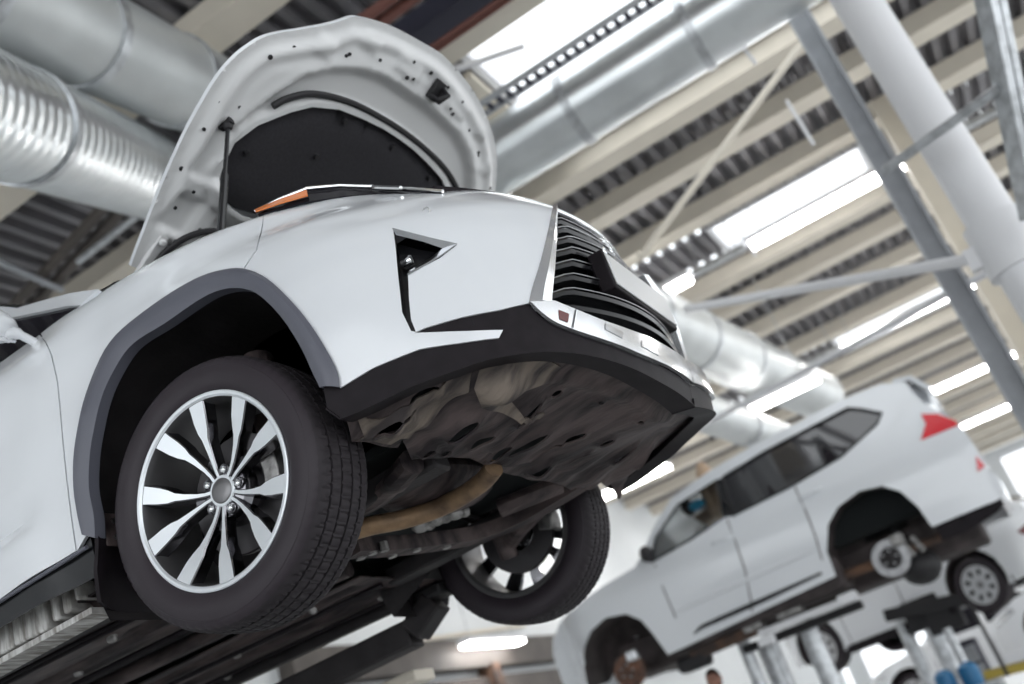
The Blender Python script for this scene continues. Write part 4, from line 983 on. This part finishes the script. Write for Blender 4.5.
A, B = atZ(78, 262, 4.7), atZ(138, 215, 4.7); rod('roof_rod', A, B, .03, 'zinc', 'pale thin roof rod right of the pair of brown pipes', 'rod')
# strip lamps
def strip(y, x0, x1, z, label, w=.20, ay=False, wires=True):
    d = tag(empty('strip_lamp'), label, 'lamp', 'ceiling strip lamps')
    bx_ = (lambda a, b: box(a, b)) if not ay else (lambda a, b: box((a[1], a[0], a[2]), (b[1], b[0], b[2])))
    obj('lamp_housing', bx_((x0-.03, y-w/2-.02, z+.02), (x1+.03, y+w/2+.02, z+.09)), 'white_steel', d, bevel=.01)
    obj('lamp_tube', bx_((x0, y-w/2, z-.035), (x1, y+w/2, z+.025)), 'lamp', d, bevel=.02)
    for x in (x0+.2, x1-.2) if wires else (): obj('hanger_wire', cyl(*((( x, y, z+.08), (x, y, H-.02)) if not ay else ((y, x, z+.08), (y, x, H-.02))), .006, 6), 'zinc', d)
    return d
strip(9.25, .42, 2.66, 4.6, 'long strip lamp of the nearest row, crossing the grey column', .24)
strip(9.25, -1.6, -.44, 4.6, 'short lit strip lamp beside the far end of the number plate', .2)
strip(15.15, .45, 2.95, 4.6, 'strip lamp of the second row, under the middle skylight', .26)
strip(11.2, -1.50, .25, 3.2, 'strip lamp just above the roof of the wheelless SUV', .24)
strip(21.5, 1.05, 3.2, 4.6, 'strip lamp starting behind the spoiler of the wheelless SUV', .34)
strip(27.1, 1.45, 4.4, 4.6, 'strip lamp beside the tail lamp of the wheelless SUV', .36)
P0, P1 = atZ(622, 494, 4.4), atZ(660, 463, 4.4); strip(P0[1]*.5+P1[1]*.5, P0[0]-1, P1[0], 4.4, 'small distant strip lamp behind the front corner of the big bumper', .4)
P0, P1 = at(465, 645, 0, XW+.5), at(520, 641, 0, XW+.5); strip(XW+.5, P0[1], P1[1], P0[2], 'short wall lamp under the far front wheel', .2, True)
for y, x0 in ((9.25, 6.0), (15.15, 6.4), (9.25, -5.2), (15.15, -5.6), (21.5, 6.8), (27.1, -3.5), (21.5, -5.6), (27.1, 7.5)): strip(y, x0, x0+2.3, 4.6, 'unseen ceiling strip lamp added to light the hall, behind the cars or beyond the right edge', .24)  # unseen lamps, added to help brighten the hall
for y, x0, x1, lab in ((9.25, -.38, .36, 'grey lamp rail joining the short lamp and the long lamp of the nearest row'), (9.25, 2.72, 5.94, 'grey lamp rail right of the long lamp of the nearest row'), (15.15, -1.2, .39, 'grey lamp rail left of the second row lamp'), (15.15, 3.01, 6.34, 'grey lamp rail right of the second row lamp')):
    tag(obj('lamp_rail', join(box((x0, y-.05, 4.60), (x1, y+.05, 4.67)), *[cyl((x, y, 4.66), (x, y, H-.02), .008, 6) for x in (x0+.1, x1-.1)]), 'zinc'), lab, 'rail')
P0, P1 = onx(942, 128, 7.9), onx(1000, 86, 7.5); rod('cable_pipe', onx(884, 171, 7.75), onx(1000, 88, 7.35), .035, 'zinc', 'shiny cable pipe from the first lamp row to the lattice column', 'pipe')
# lifts
def posts(name, label, L, m, arms, blobs=()):
    d = tag(empty(name), label, 'car lift', 'in-ground car lifts')
    for (x, y, zt, r) in L: obj('post', join(cyl((x, y, FLOOR), (x, y, zt), r, 24), cyl((x, y, FLOOR), (x, y, FLOOR+.05), r*1.5, 24)), m, d)
    for a, b, w, h, mm in arms: obj('arm', beam(a, b, w, h), mm, d, bevel=.01)
    for c, s, mm in blobs: obj('pad', boxc(c, s), mm, d, bevel=.012)
    return d
A0_, A1_ = atY(262, 668, .55), atZ(408, 612, .10)
posts('car_lift', 'dark-armed lift with white posts carrying the bonnet-up SUV', [(-1.08, .95, -.08, .085), (-1.08, -.95, -.08, .085)], 'white_steel',
      [((-1.9, .60, .02), (-.55, .72, .08), .12, .11, 'under_dark'), ((-.55, .72, .08), (-.42, .74, .17), .13, .10, 'under_dark'), ((-1.9, .95, -.05), (-.7, .95, -.05), .16, .05, 'beige'), ((-2.3, -.60, -.02), (-1.5, -.70, .02), .12, .11, 'under_dark'), ((-1.08, -1.0, -.10), (-1.08, 1.0, -.10), .14, .12, 'under_dark')],
      [((-.42, .74, .20), (.13, .13, .05), 'seal')])
P0 = atY(4, 631, -.82)
for k, (dx, w, hgt, lab) in enumerate(((0, .085, .135, 'weathered grey rubber block under the sill at the left edge, the outermost'), (.088, .08, .13, 'weathered grey rubber block under the sill, second from the left edge'), (.165, .066, .135, 'weathered grey rubber block under the sill, third from the left edge'), (.235, .030, .11, 'thin worn rubber strip after the three big blocks under the sill'), (.285, .030, .10, 'second thin worn rubber strip under the sill'), (.335, .022, .06, 'narrowest worn rubber strip under the sill, nearest the mud flap'))):
    tag(obj('rubber_block', boxc((P0[0]+dx, -.78, P0[2]), (w, .10, hgt)), 'pad_rubber', bevel=.008), lab, 'lift block', 'rubber blocks under the sill')
tag(obj('support_beam', beam((P0[0]-.35, -.78, P0[2]-.088), (P0[0]+.38, -.78, P0[2]-.078), .09, .018), 'pad_rubber'), 'flat dirty support bar carrying the rubber blocks under the sill', 'bar')
def pt(u, v, y): P = atY(u, v, y); return P
q1, q2, q3 = pt(744, 645, 8.0), pt(768, 648, 8.4), pt(812, 638, 8.1)
posts('car_lift', 'lift with grey and white posts under the wheelless SUV', [(q1[0], q1[1], q1[2]+.06, .07), (q2[0], q2[1], q2[2]+.08, .12), (q3[0], q3[1], q3[2]+.16, .10)], 'zinc',
      [(pt(692, 657, 7.6), pt(760, 628, 7.6), .14, .10, 'ochre'), (pt(760, 634, 7.55), pt(858, 596, 7.55), .16, .06, 'white_steel'), (pt(745, 650, 7.9), pt(862, 604, 7.9), .16, .08, 'seal')],
      [(pt(754, 626, 7.6), (.20, .2, .10), 'cast'), (pt(790, 611, 7.6), (.26, .2, .10), 'cast'), (pt(767, 641, 7.5), (.16, .14, .08), 'white_steel'), (pt(848, 598, 7.5), (.18, .16, .09), 'white_steel')])
r1, r2, r3 = pt(908, 637, 10.6), pt(938, 640, 10.4), pt(955, 645, 10.2)
posts('car_lift', 'lift with three slim grey posts under the small white saloon', [(r1[0], r1[1], r1[2]+.2, .08), (r2[0], r2[1], r2[2]+.3, .10), (r3[0], r3[1], r3[2]+.2, .05)], 'zinc',
      [(pt(886, 616, 10.3), pt(966, 598, 10.3), .3, .14, 'seal')], [(pt(930, 611, 10.5), (.55, .5, .35), 'seal'), (pt(945, 618, 10.4), (.4, .4, .3), 'seal')])
s1, s2 = pt(972, 590, 9.6), pt(1012, 678, 9.6); rod('lift_cable', pt(968, 600, 9.6), pt(1008, 676, 9.6), .02, 'seal', 'dark slanting lift cable left of the white saloon at the right edge', 'cable')
rod('yellow_bar', pt(985, 676, 11.0), pt(1060, 657, 11.0), .06, 'yellow', 'yellow bar under the white saloon at the right edge', 'bar')
# things on the floor at the bottom edge
tc = tag(empty('tool_cabinet'), 'dark tool cabinet behind the blue canisters', 'cabinet'); P = pt(962, 652, 11.6)
obj('body', box((P[0]-.20, 11.5, FLOOR), (P[0]+.20, 12.0, P[2]+.12)), 'navy_steel', tc, bevel=.03)
for k in range(4): obj('drawer', box((P[0]-.18, 11.48, FLOOR+.15+.24*k), (P[0]+.18, 11.5, FLOOR+.36+.24*k)), 'grey_steel', tc, bevel=.008)
bn = tag(empty('workbench'), 'low steel workbench under the two blue canisters', 'bench'); P = pt(964, 690, 9.4)
obj('bench_top', box((P[0]-.35, 9.2, P[2]-.04), (P[0]+.4, 9.75, P[2])), 'zinc', bn, bevel=.01)
for a in (-.32, .37):
    for b in (9.23, 9.72): obj('leg', beam((P[0]+a, b, FLOOR), (P[0]+a, b, P[2]-.04), .04, .04), 'zinc', bn)
for u, lab in ((947, 'left one of two round-shouldered blue canisters at the bottom edge'), (975, 'right one of two round-shouldered blue canisters at the bottom edge')):
    q = pt(u, 684, 9.4); c_ = tag(empty('blue_canister'), lab, 'canister', 'blue canisters')
    obj('body', lathe([(P[2], .001), (P[2], .10), (P[2]+.14, .112), (P[2]+.21, .10), (P[2]+.25, .05), (P[2]+.255, .03)], 24, 2, (q[0], 9.4, 0)), 'blue_plastic', c_); obj('cap', lathe([(P[2]+.25, .03), (P[2]+.275, .03), (P[2]+.28, .001)], 16, 2, (q[0], 9.4, 0)), 'white_steel', c_)
# ------------------------------------------------------------------ mechanic under the second SUV
def person():
    d = ray(714, 680); t = (FLOOR+1.60-CP[2])/d[2]; P = CP+d*t; hx, hy = P[0], P[1]
    root = tag(empty('person', (hx, hy, FLOOR)), 'person with short brown hair, only the head showing under the wheelless SUV', 'person')
    J = [(0, 0, .98), (0, 0, 1.18), (0, 0, 1.38), (0, 0, 1.47), (.0, -.01, 1.56), (.09, 0, .90), (.10, .02, .50), (.10, .0, .09), (.10, -.13, .05), (-.09, 0, .90), (-.10, -.02, .50), (-.10, .02, .09), (-.10, -.11, .05), (.19, 0, 1.40), (.24, .02, 1.13), (.24, -.10, .92), (.24, -.18, .86), (-.19, 0, 1.40), (-.24, .02, 1.13), (-.24, -.10, .92), (-.24, -.18, .86)]
    E_ = [(0, 1), (1, 2), (2, 3), (3, 4), (0, 5), (5, 6), (6, 7), (7, 8), (0, 9), (9, 10), (10, 11), (11, 12), (2, 13), (13, 14), (14, 15), (15, 16), (2, 17), (17, 18), (18, 19), (19, 20)]
    Rr = [.15, .145, .16, .065, .06, .10, .07, .055, .045, .10, .07, .055, .045, .07, .055, .045, .035, .07, .055, .045, .035]
    me = bpy.data.meshes.new('body'); me.from_pydata(J, E_, []); me.materials.append(M['overall'])
    b = bpy.data.objects.new('body', me); C.objects.link(b); b.parent = root
    sk = b.modifiers.new('k', 'SKIN')
    for i, v in enumerate(me.skin_vertices[0].data if me.skin_vertices else []): v.radius = (Rr[i], Rr[i])
    if not me.skin_vertices:
        bpy.context.view_layer.objects.active = b
    b.modifiers.new('u', 'SUBSURF').levels = 2; b.modifiers['u'].render_levels = 2
    # head: skull, jaw, nose, ears, eyes
    g = ball((0, 0, 1.60), 1, 24, (.078, .098, .118)); V = []
    for x, y, z in g[0]:
        k = max(0, (1.60-z)/.118); x *= 1-.28*k*k; y = y*(1-.12*k)-(.012*k if y < 0 else 0)
        V.append((x, y, z))
    nose = tube([(0, -.090, 1.622), (0, -.112, 1.590), (0, -.098, 1.582)], [.010, .015, .008], 8)
    ears = [ball((s*.078, .01, 1.60), .03, 10, (.35, .7, 1)) for s in (-1, 1)]
    mouth = tube([(-.022, -.093, 1.552), (0, -.100, 1.553), (.022, -.093, 1.552)], .006, 6)
    obj('head', join((V, g[1]), nose, *ears, mouth), 'skin', root, smooth=70)
    for s in (-1, 1): obj('eye', ball((s*.030, -.086, 1.615), .011, 8), 'hair', root)
    hr = [((x*1.06, y*1.06+.006, z+.006) if z > 1.62+.35*max(0, -y-.02) or y > .03 else (x*.9, y*.9, z)) for x, y, z in g[0]]
    obj('hair', (hr, g[1]), 'hair', root, smooth=70)
    for s in (-1, 1):
        fs = []
        for k in range(4): fs.append(tube([(s*.24, -.18+.018*k-.03, .86), (s*.24, -.20+.018*k-.02, .81), (s*(.235), -.195+.018*k-.015, .775+.004*abs(k-1.5))], [.010, .009, .007], 7))
        fs.append(tube([(s*.225, -.16, .86), (s*.20, -.19, .83), (s*.198, -.20, .80)], [.012, .010, .008], 7)); fs.append(ball((s*.24, -.185, .86), .04, 12, (.5, 1, 1.1)))
        obj('hand', join(*fs), 'skin', root, smooth=60)
        obj('boot', ball((s*.10, -.06 if s > 0 else -.04, .055), 1, 14, (.05, .135, .055)), 'navy_cloth', root)
    obj('collar', lathe([(1.44, .085), (1.49, .075), (1.50, .068)], 20, 2), 'navy_cloth', root)
    return root
person()
# ------------------------------------------------------------------ camera
cam = bpy.data.cameras.new('camera'); co = bpy.data.objects.new('camera', cam); C.objects.link(co)
cam.sensor_width = 36; cam.lens = 36*FPX/1024; cam.clip_end = 500; cam.clip_start = .02
Rm = Matrix((RC[0], -RC[1], -RC[2])).transposed()
co.matrix_world = Matrix.Translation(CP) @ Rm.to_4x4()
cam.dof.use_dof = True; cam.dof.focus_distance = 2.75; cam.dof.aperture_fstop = 1.7
bpy.context.scene.camera = co
vs = bpy.context.scene.view_settings
vs.view_transform = 'Standard'; vs.look = 'None'; vs.gamma = 1; vs.use_curve_mapping = False
w = bpy.data.worlds.new('overcast_sky'); bpy.context.scene.world = w; w.use_nodes = True
bg = w.node_tree.nodes['Background']; bg.inputs[0].default_value = (.93, .97, 1, 1); bg.inputs[1].default_value = 2.0
vs.exposure = 0.08
